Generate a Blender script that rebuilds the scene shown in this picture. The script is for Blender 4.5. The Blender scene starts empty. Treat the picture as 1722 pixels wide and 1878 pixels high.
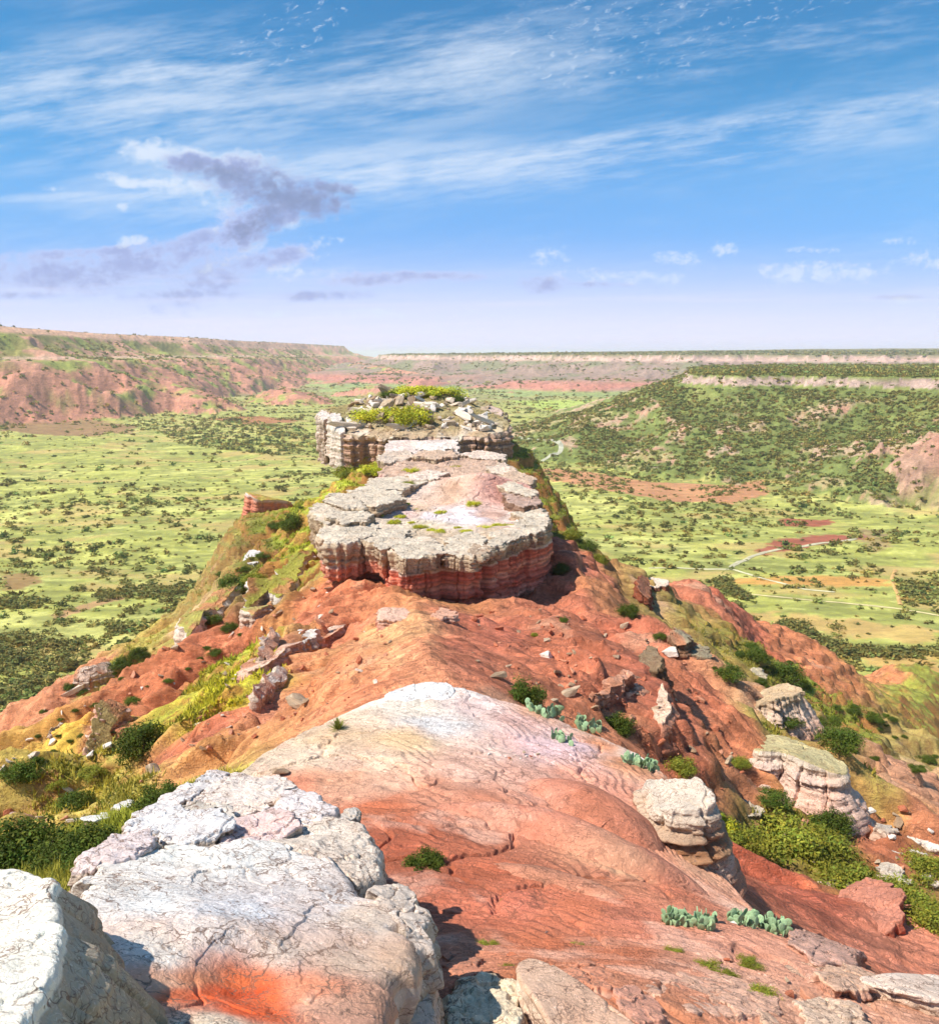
import bpy, math, random, time
import numpy as np
T0 = time.time()
def log(*a): print('[%.1f]' % (time.time() - T0), *a, flush=True)
random.seed(7); RNG = np.random.default_rng(7)
SC = bpy.context.scene
COL = SC.collection
# ------------------------------------------------------------------ camera model
F, PITCH = 1491.0, math.radians(11.0)
CP, SP = math.cos(PITCH), math.sin(PITCH)
def ray(px, py):
    x = (np.asarray(px, float) - 861) / F; y = (939 - np.asarray(py, float)) / F
    return np.stack([x, CP + y * SP, -SP + y * CP], -1)
def pt(px, py, Y):
    d = ray(px, py); return d * (np.asarray(Y, float) / d[..., 1])[..., None]
def ptz(px, py, z):
    d = ray(px, py); return d * (np.asarray(z, float) / d[..., 2])[..., None]
def pts(L): L = np.array(L, float); return pt(L[:, 0], L[:, 1], L[:, 2])
def ptsz(L, z): L = np.array(L, float); return ptz(L[:, 0], L[:, 1], z)
# ------------------------------------------------------------------ noise
def _h(n):
    n = n.astype(np.uint32)
    n = (n ^ (n >> np.uint32(16))) * np.uint32(0x7feb352d)
    n = (n ^ (n >> np.uint32(15))) * np.uint32(0x846ca68b)
    n = n ^ (n >> np.uint32(16))
    return n.astype(np.float64) / 4294967295.0
def _i(a): return a.astype(np.int64).astype(np.uint32)
def hash2(ix, iy, s=0): return _h(_i(ix) * np.uint32(374761393) + _i(iy) * np.uint32(668265263) + np.uint32((s * 2654435761) & 0xffffffff))
def hash3(ix, iy, iz, s=0): return _h(_i(ix) * np.uint32(374761393) + _i(iy) * np.uint32(668265263) + _i(iz) * np.uint32(2246822519) + np.uint32((s * 2654435761) & 0xffffffff))
def fade(t): return t * t * t * (t * (t * 6 - 15) + 10)
def vn(x, y, s=0):
    x0 = np.floor(x); y0 = np.floor(y); u = fade(x - x0); v = fade(y - y0)
    a = hash2(x0, y0, s); b = hash2(x0 + 1, y0, s); c = hash2(x0, y0 + 1, s); d = hash2(x0 + 1, y0 + 1, s)
    return (a + (b - a) * u + (c - a) * v + (a - b - c + d) * u * v) * 2 - 1
def vn3(x, y, z, s=0):
    x0 = np.floor(x); y0 = np.floor(y); z0 = np.floor(z); u = fade(x - x0); v = fade(y - y0); w = fade(z - z0)
    r = 0
    for dx in (0, 1):
        for dy in (0, 1):
            for dz in (0, 1):
                r = r + hash3(x0 + dx, y0 + dy, z0 + dz, s) * (u if dx else 1 - u) * (v if dy else 1 - v) * (w if dz else 1 - w)
    return r * 2 - 1
def fbm(x, y, o=5, s=0, g=.5, l=2.03):
    r = 0; a = 1.; t = 0.
    for i in range(o):
        r = r + a * vn(x, y, s + i * 17); t += a; a *= g
        x, y = (x * .8 - y * .6) * l + 3.1, (x * .6 + y * .8) * l + 7.7
    return r / t
def fbm3(x, y, z, o=4, s=0, g=.5):
    r = 0; a = 1.; t = 0.
    for i in range(o):
        r = r + a * vn3(x, y, z, s + i * 13); t += a; a *= g
        x, y, z = (x * .8 - y * .6) * 2.03 + 3.1, (x * .6 + y * .8) * 2.03 + 5.3, z * 2.03 + 1.7
    return r / t
def ridged(x, y, o=4, s=0):
    r = 0; a = 1.; t = 0.
    for i in range(o):
        r = r + a * (1 - np.abs(vn(x, y, s + i * 17)) * 2); t += a; a *= .5
        x, y = (x * .8 - y * .6) * 2.1 + 3.1, (x * .6 + y * .8) * 2.1 + 7.7
    return r / t
def voro(x, y, s=0):
    """distance to the nearest cell border (approx) and a random id of the cell"""
    x0 = np.floor(x); y0 = np.floor(y)
    f1 = np.full(x.shape, 9.); f2 = np.full(x.shape, 9.); cid = np.zeros(x.shape)
    for dx in (-1, 0, 1):
        for dy in (-1, 0, 1):
            cx = x0 + dx; cy = y0 + dy
            qx = cx + .15 + .7 * hash2(cx, cy, s); qy = cy + .15 + .7 * hash2(cx, cy, s + 5)
            d = np.hypot(x - qx, y - qy)
            cl = d < f1
            f2 = np.where(cl, f1, np.minimum(f2, d)); cid = np.where(cl, hash2(cx, cy, s + 9), cid); f1 = np.where(cl, d, f1)
    return f2 - f1, cid
def sstep(a, b, x): t = np.clip((x - a) / (b - a), 0, 1); return t * t * (3 - 2 * t)
def lin(c):
    c = np.asarray(c, float) / 255.
    return np.where(c <= .04045, c / 12.92, ((c + .055) / 1.055) ** 2.4)
# ------------------------------------------------------------------ thin plate spline
class TPS:
    def __init__(s, P, z, warp=None, reg=1e-4):
        s.w = warp; p = warp(P[:, 0], P[:, 1]) if warp else P[:, :2]
        s.c = p.mean(0); s.k = 1 / (np.abs(p - s.c).max() + 1e-9); p = (p - s.c) * s.k; s.p = p
        n = len(p); D = np.linalg.norm(p[:, None] - p[None], axis=-1)
        K = s.phi(D) + np.eye(n) * reg; A = np.zeros((n + 3, n + 3)); A[:n, :n] = K
        A[:n, n] = 1; A[:n, n + 1:] = p; A[n, :n] = 1; A[n + 1:, :n] = p.T
        s.x = np.linalg.lstsq(A, np.concatenate([z, np.zeros(3)]), rcond=None)[0]
    @staticmethod
    def phi(r): return np.where(r > 0, r * r * np.log(np.maximum(r, 1e-12)), 0)
    def __call__(s, X, Y):
        sh = np.shape(X); X = np.ravel(X); Y = np.ravel(Y); out = np.empty(len(X)); n = len(s.p)
        for i in range(0, len(X), 60000):
            q = s.w(X[i:i + 60000], Y[i:i + 60000]) if s.w else np.stack([X[i:i + 60000], Y[i:i + 60000]], -1)
            q = (q - s.c) * s.k
            r2 = ((q[:, None, 0] - s.p[None, :, 0]) ** 2 + (q[:, None, 1] - s.p[None, :, 1]) ** 2)
            out[i:i + 60000] = (.5 * r2 * np.log(np.maximum(r2, 1e-20))) @ s.x[:n] + s.x[n] + q @ s.x[n + 1:]
        return out.reshape(sh)
def logwarp(X, Y):
    r = np.hypot(X, Y) + 1e-6; g = np.arcsinh(r / 20.) / r
    return np.stack([X * g, Y * g], -1)
# ------------------------------------------------------------------ the ridge
RP = [(1000,1870,9),(1600,1850,12),(1260,1700,13.5),(800,1650,14.5),(1000,1560,18),(700,1480,20),(1100,1480,21),(800,1380,24),(1050,1380,26),(620,1330,27),(780,1275,29.5),(500,1380,25)]
RPz = pts(RP); RPz[:, 2] -= 1.6          # ground lies under the sandstone shelf
RQ = pts([(780,1150,62),(850,1132,82.5),(640,1230,50),(900,1230,50),(1000,1200,55),(1160,1240,58),(1080,1310,45),(1250,1400,48),(1340,1400,55),(1430,1560,48),
 (1550,1650,42),(1722,1600,52),(1330,1600,38),(1450,1640,34),(1600,1655,31),(1680,1740,27),(1640,1760,24),(1722,1700,36),(1722,1830,20),(1160,1062,135),(1010,990,115),(1100,1130,90),(1250,1200,85),
 (1350,1250,80),(1450,1330,75),(1560,1400,72),(1722,1500,70),(1250,1110,140),(1400,1220,130),(1550,1320,120),(1700,1380,115),(1255,1065,165),(1400,1170,175),
 (1350,1120,195),(1500,1190,240),(1640,1215,280),(1600,1250,225),(1722,1270,240),(600,1050,100),(500,1130,92),(560,1180,72),(450,1220,72),(350,1350,52),(300,1400,46),
 (420,1395,36),(200,1450,42),(330,1470,30),(60,1560,28),(0,1450,50),(130,1600,20),(330,1200,95),(150,1340,75),(0,1400,68),(400,1080,140),(520,1000,150),(600,900,175),
 (650,850,190),(450,940,190),(330,1125,150),(200,1172,160),(0,1312,130),(240,1260,115),(660,1130,82),(700,1080,86),(945,1132,84),(1000,1090,95)])
RW = np.array([(0,92,-30.5),(0,105,-30),(0,120,-29),(-8,130,-29),(10,130,-29),(0,150,-27),(-8,160,-26.5),(0,175,-24.5),(0,200,-22),(-15,205,-24),(16,205,-25),(25,190,-40),(14,165,-33),
 (10,260,-52),(0,320,-108),(0,390,-140),(-130,150,-112),(-150,200,-125),(-105,215,-105),(-85,260,-112),(-45,290,-105),(60,290,-118),(-115,115,-95),(-125,70,-90),(-90,40,-65),
 (-150,20,-110),(-50,15,-33),(-25,10,-18),(-14,14,-13.5),(-20,22,-17),(150,300,-128),(38,205,-88),(72,245,-110),(28,262,-98),(40,10,-27),(80,30,-58),(130,60,-90),(190,150,-125),(165,100,-108),(125,112,-92),
 (110,160,-92),(140,210,-118),(0,0,-6.5),(-4,5,-7.6),(3,5,-8.8),(-10,0,-10),(10,0,-11),(0,-15,-6),(30,-10,-25),(-30,-10,-25),(0,-40,-8),(40,-40,-38),(-40,-40,-38),(0,-120,-22),(100,-100,-95),(-100,-100,-95),(-10,8,-10.5),(18,14,-14)])
RALL = np.concatenate([RPz, RQ, RW]); RT = TPS(RALL, RALL[:, 2], logwarp, 2e-4)
CREST = [(pts(L), w, h) for L, w, h in [
 ([(800,1128,80),(755,1150,64),(785,1200,54),(790,1245,42)], 8, 2.0), ([(935,1128,84),(1060,1180,66),(1165,1235,58),(1230,1330,50)], 6, 1.8), ([(1010,1010,110),(1120,1130,88),(1190,1150,84),(1330,1290,72),(1400,1400,62)], 7, 2.2),
 ([(640,1060,95),(560,1180,73),(470,1290,58),(330,1390,45)], 5, 1.6), ([(600,960,150),(500,1090,115),(350,1200,92),(200,1320,78),(60,1400,68)], 7, 2.6), ([(1180,1090,125),(1330,1170,125),(1480,1260,120),(1700,1350,115)], 9, 3.0), ([(1480,1340,70),(1600,1440,66),(1722,1500,66)], 6, 1.6), ([(1255,1065,165),(1350,1120,195),(1500,1190,240)], 10, 2.)]]
def crest_add(X, Y, w0):
    o = np.zeros(X.shape)
    for P, w, h in CREST:
        d = np.full(X.shape, 1e9)
        for i in range(len(P) - 1):
            a = P[i]; e = P[i + 1] - a; t = np.clip(((X - a[0]) * e[0] + (Y - a[1]) * e[1]) / (e[0] ** 2 + e[1] ** 2), 0, 1); d = np.minimum(d, np.hypot(X - a[0] - e[0] * t, Y - a[1] - e[1] * t))
        o += h * np.clip(1 - np.abs(d + w0 * w * .35) / w, 0, 1)
    return o
def ridge_z(X, Y, detail=True):
    z = RT(X, Y); r = np.hypot(X, Y)
    z = z - np.clip(r - 330, 0, None) * 1.2
    if detail:
        ax = np.abs(X); a = sstep(4, 30, r)
        near = 1 - .8 * sstep(34, 20, np.hypot(X - 1, Y - 16))
        flank = sstep(3, 26, ax) * a
        z = z + fbm(X / 22, Y / 22, 4, 3) * 1.9 * flank * near + fbm(X / 5, Y / 5, 4, 11) * .85 * near + fbm(X / 1.1, Y / 1.1, 3, 23) * .20
        gx = ax * .045; gy = (Y + .35 * ax + 2.5 * fbm(X / 15, Y / 15, 2, 31))
        rl = ridged(gx + 9, gy / 7., 3, 41)
        z = z + (rl - .45) * 2.7 * sstep(2, 20, ax) * a * near
        rl2 = ridged(gx * 4 + 3, gy / 1.9, 2, 47)
        z = z + (rl2 - .4) * .85 * sstep(1, 8, ax) * near
        pr = X * .8 - Y * .6 + 1.5 * fbm(X / 9, Y / 9, 2, 67); fl = ridged(pr / 3.4 + 7, (X * .6 + Y * .8) / 40, 2, 69) - .4
        fa = np.exp(-((X + 13) / 11) ** 2 - ((Y - 84) / 13) ** 2) * 1.7 + np.exp(-((X + 38) / 13) ** 2 - ((Y - 100) / 22) ** 2) * 2. + np.exp(-((X + 40) / 14) ** 2 - ((Y - 72) / 12) ** 2) * 1.4
        z = z + fl * fa + crest_add(X, Y, fbm(X / 8, Y / 8, 3, 83))
        sp_ = ridged(ax / 70 + 2, (Y + .6 * ax + 4 * fbm(X / 30, Y / 30, 2, 77)) / 15., 3, 79) - .35; z = z + sp_ * 3.0 * sstep(12, 34, -X) * sstep(30, 60, r) + sp_ * 2.0 * sstep(14, 36, X) * sstep(30, 60, r)
        # thin hard beds that step out of the slope
        L = (z + .6 * fbm(X / 18, Y / 18, 2, 51)) / 2.6; fr = L - np.floor(L)
        ter = (np.floor(L) + sstep(.55, .95, fr)) * 2.6 - .6 * fbm(X / 18, Y / 18, 2, 51)
        z = z + (ter - z) * .62 * sstep(.1, .5, fbm(X / 30, Y / 30, 2, 61) + .35) * near * sstep(4, 12, ax)
    return z
def valley_z(X, Y):
    r = np.hypot(X, Y)
    return -120 + 5 * fbm(X / 420, Y / 420, 3, 71) + 1.6 * fbm(X / 60, Y / 60, 3, 73) + 1.2 * np.clip(ridged(X / 210, Y / 160, 2, 79) - .1, -.5, .2) * 6 * sstep(300, 500, r)
# ------------------------------------------------------------------ mesas
def sdf(X, Y, P):
    P = np.asarray(P, float); d = np.full(X.shape, 1e18); s = np.ones(X.shape); n = len(P)
    for i in range(n):
        a = P[i]; b = P[i - 1]; e = b - a; wx = X - a[0]; wy = Y - a[1]
        t = np.clip((wx * e[0] + wy * e[1]) / (e @ e), 0, 1)
        d = np.minimum(d, (wx - e[0] * t) ** 2 + (wy - e[1] * t) ** 2)
        c1 = Y >= a[1]; c2 = Y < b[1]; c3 = e[0] * wy > e[1] * wx
        s = np.where((c1 & c2 & c3) | (~c1 & ~c2 & ~c3), -s, s)
    return s * np.sqrt(d)
MES = [
 dict(poly=[(-4200,700),(-2000,1150),(-1010,1750),(-1090,2400),(-1010,3000),(-1060,3800),(-980,4600),(-930,6300),(-1500,7600),(-6000,8500)], top=60,
      pd=[0,24,36,80,120,150,210,250,330,400,460], pz=[60,50,44,12,-4,-10,-16,-36,-76,-112,-150], amp=58, sc=150, seed=101, ymin=500),
 dict(poly=[(-395,4250),(-150,3950),(120,3750),(420,3350),(800,3050),(1150,3000),(1650,2750),(3000,2300),(9000,2200),(14000,9000),(3000,16000),(200,9000),(-700,6200)], top=-3,
      pd=[0,10,40,220,420,560,640,800,1050,1400], pz=[-3,-18,-28,-66,-80,-84,-96,-112,-122,-150], amp=230, sc=330, seed=131, ymin=1200),
 dict(poly=[(285,1060),(330,1010),(400,1015),(450,960),(520,930),(520,860),(700,760),(1000,700),(1900,900),(2300,1700),(1500,2000),(530,1860),(400,1500)], top=-26,
      pd=[0,2.5,10,60,120,200,260,330], pz=[-26,-31,-36,-56,-78,-100,-116,-145], amp=34, sc=95, seed=161, ymin=350),
]
LINES = [  # lower spurs: crest points x, y, z; side slope
 (pts([(655,664,4300),(760,682,3500),(870,714,2800)]), .30, 0),
 (np.array([(-640,1850,-72),(-590,1760,-84),(-560,1690,-112)], float), .42, 0),
 (np.array([(-880,1750,-48),(-800,1640,-60),(-740,1560,-112)], float), .42, 0),
 (np.array([(-480,2150,-85),(-420,2000,-96),(-380,1900,-118)], float), .35, 0),
 (np.array([(-300,2500,-92),(-230,2350,-116)], float), .3, 0),
 (pts([(1850,742,735),(1735,788,705),(1690,850,690),(1655,900,672)]), .95, 2),
]
def mesa_z(k, X, Y):
    M = MES[k]; z = np.full(X.shape, -400.); d = np.full(X.shape, 1e5)
    m = (Y > M['ymin'])
    if m.any():
        x = X[m]; y = Y[m]; dd = sdf(x, y, M['poly']); s = M['sc']
        g = ridged(x / s, y / s, 4, M['seed']) - .35
        g2 = fbm(x / (s * .22), y / (s * .22), 3, M['seed'] + 3)
        de = dd - M['amp'] * g * ((.32 if k == 1 else .10) + sstep(0, s * 1.0, dd)) - M['amp'] * .14 * g2
        zz = np.interp(de, M['pd'], M['pz'])
        if k == 0: zz = zz + (np.interp(de, M['pd'], [60,34,24,2,-8,-14,-20,-40,-80,-112,-150]) - zz) * sstep(1900, 4500, y)
        top = M['top'] + 3 * fbm(x / 130, y / 130, 3, M['seed'] + 7) * sstep(0, -60, de)
        if k == 1: top = top + np.clip(-de, 0, 3500) * .0125
        if k == 0: top = top + np.clip(-de, 0, 3000) * .003
        if k == 2: top = top + sstep(0, -200, de) * 3
        zz = np.where(de < 0, top, zz)
        z[m] = zz; d[m] = de
    for P, sl, kk in LINES:
        if kk != k: continue
        lo = P.min(0) - 500; hi = P.max(0) + 500
        m = (X > lo[0]) & (X < hi[0]) & (Y > lo[1]) & (Y < hi[1])
        if not m.any(): continue
        x = X[m]; y = Y[m]; b = np.full(x.shape, -400.)
        w = ridged(x / 45, y / 45, 4, 201) * 34 + fbm(x / 130, y / 130, 3, 207) * 24
        for i in range(len(P) - 1):
            a = P[i]; e = P[i + 1] - a
            t = np.clip(((x - a[0]) * e[0] + (y - a[1]) * e[1]) / (e[0] ** 2 + e[1] ** 2), 0, 1)
            dist = np.hypot(x - a[0] - e[0] * t, y - a[1] - e[1] * t)
            b = np.maximum(b, a[2] + e[2] * t - np.clip(dist - w * np.clip(dist / 60, 0, 1), 0, None) * sl)
        up = b > z[m]
        zz = z[m]; zz[up] = b[up]; z[m] = zz
        if k != 2 or True:
            dd = d[m]; dd[up] = 1000; d[m] = dd
    return z, d
def terrain(X, Y, detail=True, full=False):
    X = np.asarray(X, float); Y = np.asarray(Y, float); sh = X.shape; X = X.ravel(); Y = Y.ravel()
    V = valley_z(X, Y); R = np.full(X.shape, -400.); m = np.hypot(X, Y) < 470
    if m.any(): R[m] = ridge_z(X[m], Y[m], detail)
    Z = [V, R]; D = []
    for k in range(3):
        z, d = mesa_z(k, X, Y); Z.append(z); D.append(d)
    Z = np.stack(Z); c = Z.argmax(0); z = Z.max(0)
    if full: return z.reshape(sh), c.reshape(sh), [d.reshape(sh) for d in D]
    return z.reshape(sh)
SLABS = []     # (polygon, height function) of the sandstone shelves one can stand on
def inpoly(X, Y, P):
    c = np.zeros(np.shape(X), bool); n = len(P)
    for i in range(n):
        a = P[i]; b = P[i - 1]
        c ^= ((a[1] > Y) != (b[1] > Y)) & (X < (b[0] - a[0]) * (Y - a[1]) / (b[1] - a[1] + 1e-12) + a[0])
    return c
def surf(X, Y, slabs=True):
    z = terrain(X, Y)
    if slabs:
        for P, f in SLABS:
            m = inpoly(X, Y, P)
            if m.any():
                zz = z[m]; z[m] = np.maximum(zz, f(X[m], Y[m]))
    return z
def at_many(L, slabs=True, tmax=9000., n=1100):
    """points of the ground seen in the given directions"""
    L = np.array(L, float)[:, :2]; d = ray(L[:, 0], L[:, 1]); out = np.full((len(L), 3), np.nan)
    t = np.geomspace(4, tmax, n)
    for i0 in range(0, len(L), 200):
        dd = d[i0:i0 + 200]; q = dd[:, None, :] * t[None, :, None]
        z = surf(q[..., 0].ravel(), q[..., 1].ravel(), slabs).reshape(q.shape[:2])
        below = q[..., 2] < z
        for j in range(len(dd)):
            w = np.nonzero(below[j])[0]
            k = w[0] if len(w) else n - 1
            k = max(k, 1); a = q[j, k - 1, 2] - z[j, k - 1]; b = z[j, k] - q[j, k, 2]
            f = a / (a + b) if a + b > 0 else 0
            tt = t[k - 1] + (t[k] - t[k - 1]) * np.clip(f, 0, 1)
            p = dd[j] * tt; p[2] = z[j, k - 1] * (1 - f) + z[j, k] * f; out[i0 + j] = p
    return out
# ------------------------------------------------------------------ mesh helpers
def mesh_from(name, V, Q, color=None, smooth=True, tri=False):
    V = np.ascontiguousarray(V, np.float32); Q = np.ascontiguousarray(Q, np.int32); n = Q.shape[1]
    me = bpy.data.meshes.new(name); me.vertices.add(len(V)); me.vertices.foreach_set('co', V.ravel())
    me.loops.add(Q.size); me.loops.foreach_set('vertex_index', Q.ravel())
    me.polygons.add(len(Q)); me.polygons.foreach_set('loop_start', np.arange(0, Q.size, n, dtype=np.int32))
    me.polygons.foreach_set('loop_total', np.full(len(Q), n, np.int32))
    me.polygons.foreach_set('use_smooth', np.full(len(Q), smooth, bool))
    me.update(calc_edges=True)
    if color is not None: set_color(me, color)
    return me
def set_color(me, color):
    a = me.color_attributes.new('Col', 'FLOAT_COLOR', 'POINT')
    c = np.ones((len(me.vertices), 4), np.float32); c[:, :3] = color; a.data.foreach_set('color', c.ravel())
def tag(o, label=None, cat=None, group=None, kind=None):
    if label: o['label'] = label
    if cat: o['category'] = cat
    if group: o['group'] = group
    if kind: o['kind'] = kind
    return o
def link(name, me, mat=None, parent=None, loc=(0, 0, 0)):
    o = bpy.data.objects.new(name, me); COL.objects.link(o); o.location = loc
    if mat and me is not None and not me.materials: me.materials.append(mat)
    if parent: o.parent = parent
    return o
def empty(name, loc):
    o = bpy.data.objects.new(name, None); COL.objects.link(o); o.location = loc; o.empty_display_size = .3; return o
# ------------------------------------------------------------------ materials
class NT:
    def __init__(s, nt): s.nt = nt
    def n(s, t, **k):
        x = s.nt.nodes.new(t)
        for a, b in k.items(): setattr(x, a, b)
        return x
    def set(s, sock, v):
        if isinstance(v, bpy.types.NodeSocket): s.nt.links.new(v, sock)
        elif v is not None: sock.default_value = v
    def m(s, op, a, b=None, c=None, clamp=False):
        x = s.n('ShaderNodeMath', operation=op, use_clamp=clamp); s.set(x.inputs[0], a)
        if b is not None: s.set(x.inputs[1], b)
        if c is not None: s.set(x.inputs[2], c)
        return x.outputs[0]
    def vm(s, op, a, b=None):
        x = s.n('ShaderNodeVectorMath', operation=op); s.set(x.inputs[0], a)
        if b is not None: s.set(x.inputs[1], b)
        return x.outputs[0]
    def noise(s, v, scale, detail=5, rough=.55, dist=0., w=None):
        x = s.n('ShaderNodeTexNoise'); s.set(x.inputs['Vector'], v); x.inputs['Scale'].default_value = scale
        x.inputs['Detail'].default_value = detail; x.inputs['Roughness'].default_value = rough; x.inputs['Distortion'].default_value = dist
        return x.outputs['Fac']
    def voro(s, v, scale, feature='DISTANCE_TO_EDGE'):
        x = s.n('ShaderNodeTexVoronoi', feature=feature); s.set(x.inputs['Vector'], v); x.inputs['Scale'].default_value = scale
        return x.outputs[0]
    def rng(s, v, a, b, c=0., d=1., smooth=True):
        x = s.n('ShaderNodeMapRange'); x.interpolation_type = 'SMOOTHSTEP' if smooth else 'LINEAR'
        s.set(x.inputs[0], v)
        for i, q in enumerate((a, b, c, d)): s.set(x.inputs[i + 1], q)
        return x.outputs[0]
    def mix(s, f, a, b, mode='MIX'):
        x = s.n('ShaderNodeMix', data_type='RGBA', blend_type=mode); s.set(x.inputs[0], f)
        s.set(x.inputs[6], a if not isinstance(a, tuple) else (*a, 1)); s.set(x.inputs[7], b if not isinstance(b, tuple) else (*b, 1))
        return x.outputs[2]
    def xyz(s, a, b, c):
        x = s.n('ShaderNodeCombineXYZ'); s.set(x.inputs[0], a); s.set(x.inputs[1], b); s.set(x.inputs[2], c); return x.outputs[0]
def new_mat(name):
    m = bpy.data.materials.new(name); m.use_nodes = True; nt = m.node_tree; nt.nodes.clear()
    T = NT(nt); out = T.n('ShaderNodeOutputMaterial'); b = T.n('ShaderNodeBsdfPrincipled')
    nt.links.new(b.outputs[0], out.inputs[0]); b.inputs['Roughness'].default_value = .9
    b.inputs['Specular IOR Level'].default_value = .15
    return m, T, b
def rock_mat(name, s=1., crack=.5, bump=.5, var=.35, layer=.25, stretch=(1, 1, 1), fine=1., crack_col=(.16, .07, .045), fleck=.5):
    """weathered stone: colour comes with the mesh, grain, bedding lines and dark brown crack lines from noise; s = feature size in metres"""
    m, T, b = new_mat(name)
    g = T.n('ShaderNodeNewGeometry').outputs['Position']
    at = T.n('ShaderNodeAttribute'); at.attribute_name = 'Col'; col = at.outputs['Color']
    p = T.vm('MULTIPLY', g, tuple(q / s for q in stretch))
    n1 = T.noise(p, 1.3, 6, .7, .3); n2 = T.noise(p, 12. * fine, 3, .7)
    wz = T.noise(p, .6, 2, .5)
    sp = T.n('ShaderNodeSeparateXYZ'); T.set(sp.inputs[0], p)
    zz = T.m('ADD', sp.outputs[2], T.m('MULTIPLY', wz, .6))
    pl = T.xyz(T.m('MULTIPLY', sp.outputs[0], .35), T.m('MULTIPLY', sp.outputs[1], .35), T.m('MULTIPLY', zz, 5.))
    n3 = T.noise(pl, 1., 4, .6)
    val = T.m('ADD', T.m('MULTIPLY', T.m('SUBTRACT', n1, .5), 2 * var), T.m('MULTIPLY', T.m('SUBTRACT', n2, .5), 1.5 * var))
    val = T.m('ADD', val, T.m('MULTIPLY', T.m('SUBTRACT', n3, .5), 2 * layer))
    val = T.m('MAXIMUM', T.m('ADD', val, 1.), .25)
    wn = T.n('ShaderNodeTexNoise'); T.set(wn.inputs['Vector'], p); wn.inputs['Scale'].default_value = 1.7; wn.inputs['Detail'].default_value = 4
    pw = T.vm('ADD', p, T.vm('MULTIPLY', T.vm('SUBTRACT', wn.outputs['Color'], (.5, .5, .5)), (1.1, 1.1, 1.1)))
    v1 = T.voro(T.vm('MULTIPLY', pw, (.55, .8, 1.5)), 1.)
    v2 = T.voro(T.vm('MULTIPLY', pw, (1.6, 3.4, 3.6)), 1.)
    gate = T.rng(T.noise(p, .8, 3), .36, .55)
    c1 = T.m('MULTIPLY', T.rng(v1, .0, .035, 1., 0.), T.rng(T.noise(p, .45, 3), .35, .55))
    c2 = T.m('MULTIPLY', T.rng(v2, .0, .05, 1., 0.), T.m('MULTIPLY', gate, .95))
    v3 = T.voro(T.vm('MULTIPLY', pw, (4.5, 8., 8.)), 1.); c3 = T.m('MULTIPLY', T.rng(v3, .0, .09, 1., 0.), T.m('MULTIPLY', T.rng(n1, .5, .62), .55))
    ck = T.m('MAXIMUM', T.m('MAXIMUM', c1, c2), c3)
    c = T.mix(1., col, T.xyz(val, val, val), 'MULTIPLY')
    hue = T.noise(p, .5, 3)
    c = T.mix(T.m('MULTIPLY', T.rng(hue, .5, .72), .3), c, T.mix(1., c, (1.12, .86, .72), 'MULTIPLY'))
    c = T.mix(T.m('MULTIPLY', ck, crack), c, crack_col)
    fk = T.noise(T.vm('MULTIPLY', pw, (1.4, 5., 5.)), 2.2, 4, .65); c = T.mix(T.m('MULTIPLY', T.rng(fk, .56, .68), fleck), c, T.mix(1., c, (1.75, 1.9, 2.1), 'MULTIPLY'))
    T.set(b.inputs['Base Color'], c)
    h = T.m('ADD', T.m('MULTIPLY', T.noise(p, 2.4, 6, .7), .62), T.m('ADD', T.m('MULTIPLY', n2, .10), T.m('MULTIPLY', n3, .35)))
    bp = T.n('ShaderNodeBump'); bp.inputs['Strength'].default_value = bump; bp.inputs['Distance'].default_value = .35 * s
    T.set(bp.inputs['Height'], h); T.set(b.inputs['Normal'], bp.outputs[0])
    return m
def ground_mat(name, s, var=.3, bump=.3, stretch=(1, 1, 1)):
    m, T, b = new_mat(name)
    g = T.n('ShaderNodeNewGeometry').outputs['Position']
    at = T.n('ShaderNodeAttribute'); at.attribute_name = 'Col'
    p = T.vm('MULTIPLY', g, tuple(q / s for q in stretch))
    n1 = T.noise(p, 1., 9, .72); n2 = T.noise(p, 6.3, 5, .7)
    val = T.m('MAXIMUM', T.m('ADD', 1., T.m('ADD', T.m('MULTIPLY', T.m('SUBTRACT', n1, .5), 2.4 * var), T.m('MULTIPLY', T.m('SUBTRACT', n2, .5), 1.6 * var))), .3)
    c = T.mix(1., at.outputs['Color'], T.xyz(val, val, val), 'MULTIPLY')
    T.set(b.inputs['Base Color'], c)
    bp = T.n('ShaderNodeBump'); bp.inputs['Strength'].default_value = bump; bp.inputs['Distance'].default_value = .4 * s
    T.set(bp.inputs['Height'], n1); T.set(b.inputs['Normal'], bp.outputs[0])
    return m
def leaf_mat(name, tint=(1, 1, 1), trans=.25):
    m, T, b = new_mat(name)
    at = T.n('ShaderNodeAttribute'); at.attribute_name = 'Col'
    oi = T.n('ShaderNodeObjectInfo').outputs['Random']
    c = T.mix(1., at.outputs['Color'], tint, 'MULTIPLY')
    v = T.m('ADD', .8, T.m('MULTIPLY', oi, .4)); c = T.mix(1., c, T.xyz(v, v, T.m('MULTIPLY', v, .9)), 'MULTIPLY')
    T.set(b.inputs['Base Color'], c); b.inputs['Roughness'].default_value = .7
    tr = T.n('ShaderNodeBsdfTranslucent'); T.set(tr.inputs[0], c)
    mx = T.n('ShaderNodeMixShader'); mx.inputs[0].default_value = trans
    T.nt.links.new(b.outputs[0], mx.inputs[1]); T.nt.links.new(tr.outputs[0], mx.inputs[2])
    T.nt.links.new(mx.outputs[0], T.nt.nodes['Material Output'].inputs[0])
    return m
M_RIDGE = rock_mat('eroded_earth', 2.0, .6, .7, .5, .3, fine=1.6, fleck=.6)
M_SHELF = rock_mat('shelf_sandstone', .9, .6, .7, .34, .2)
M_NEAR = rock_mat('near_sandstone', .46, .92, .6, .16, .12, fine=1.2, crack_col=(.22, .13, .09))
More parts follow.
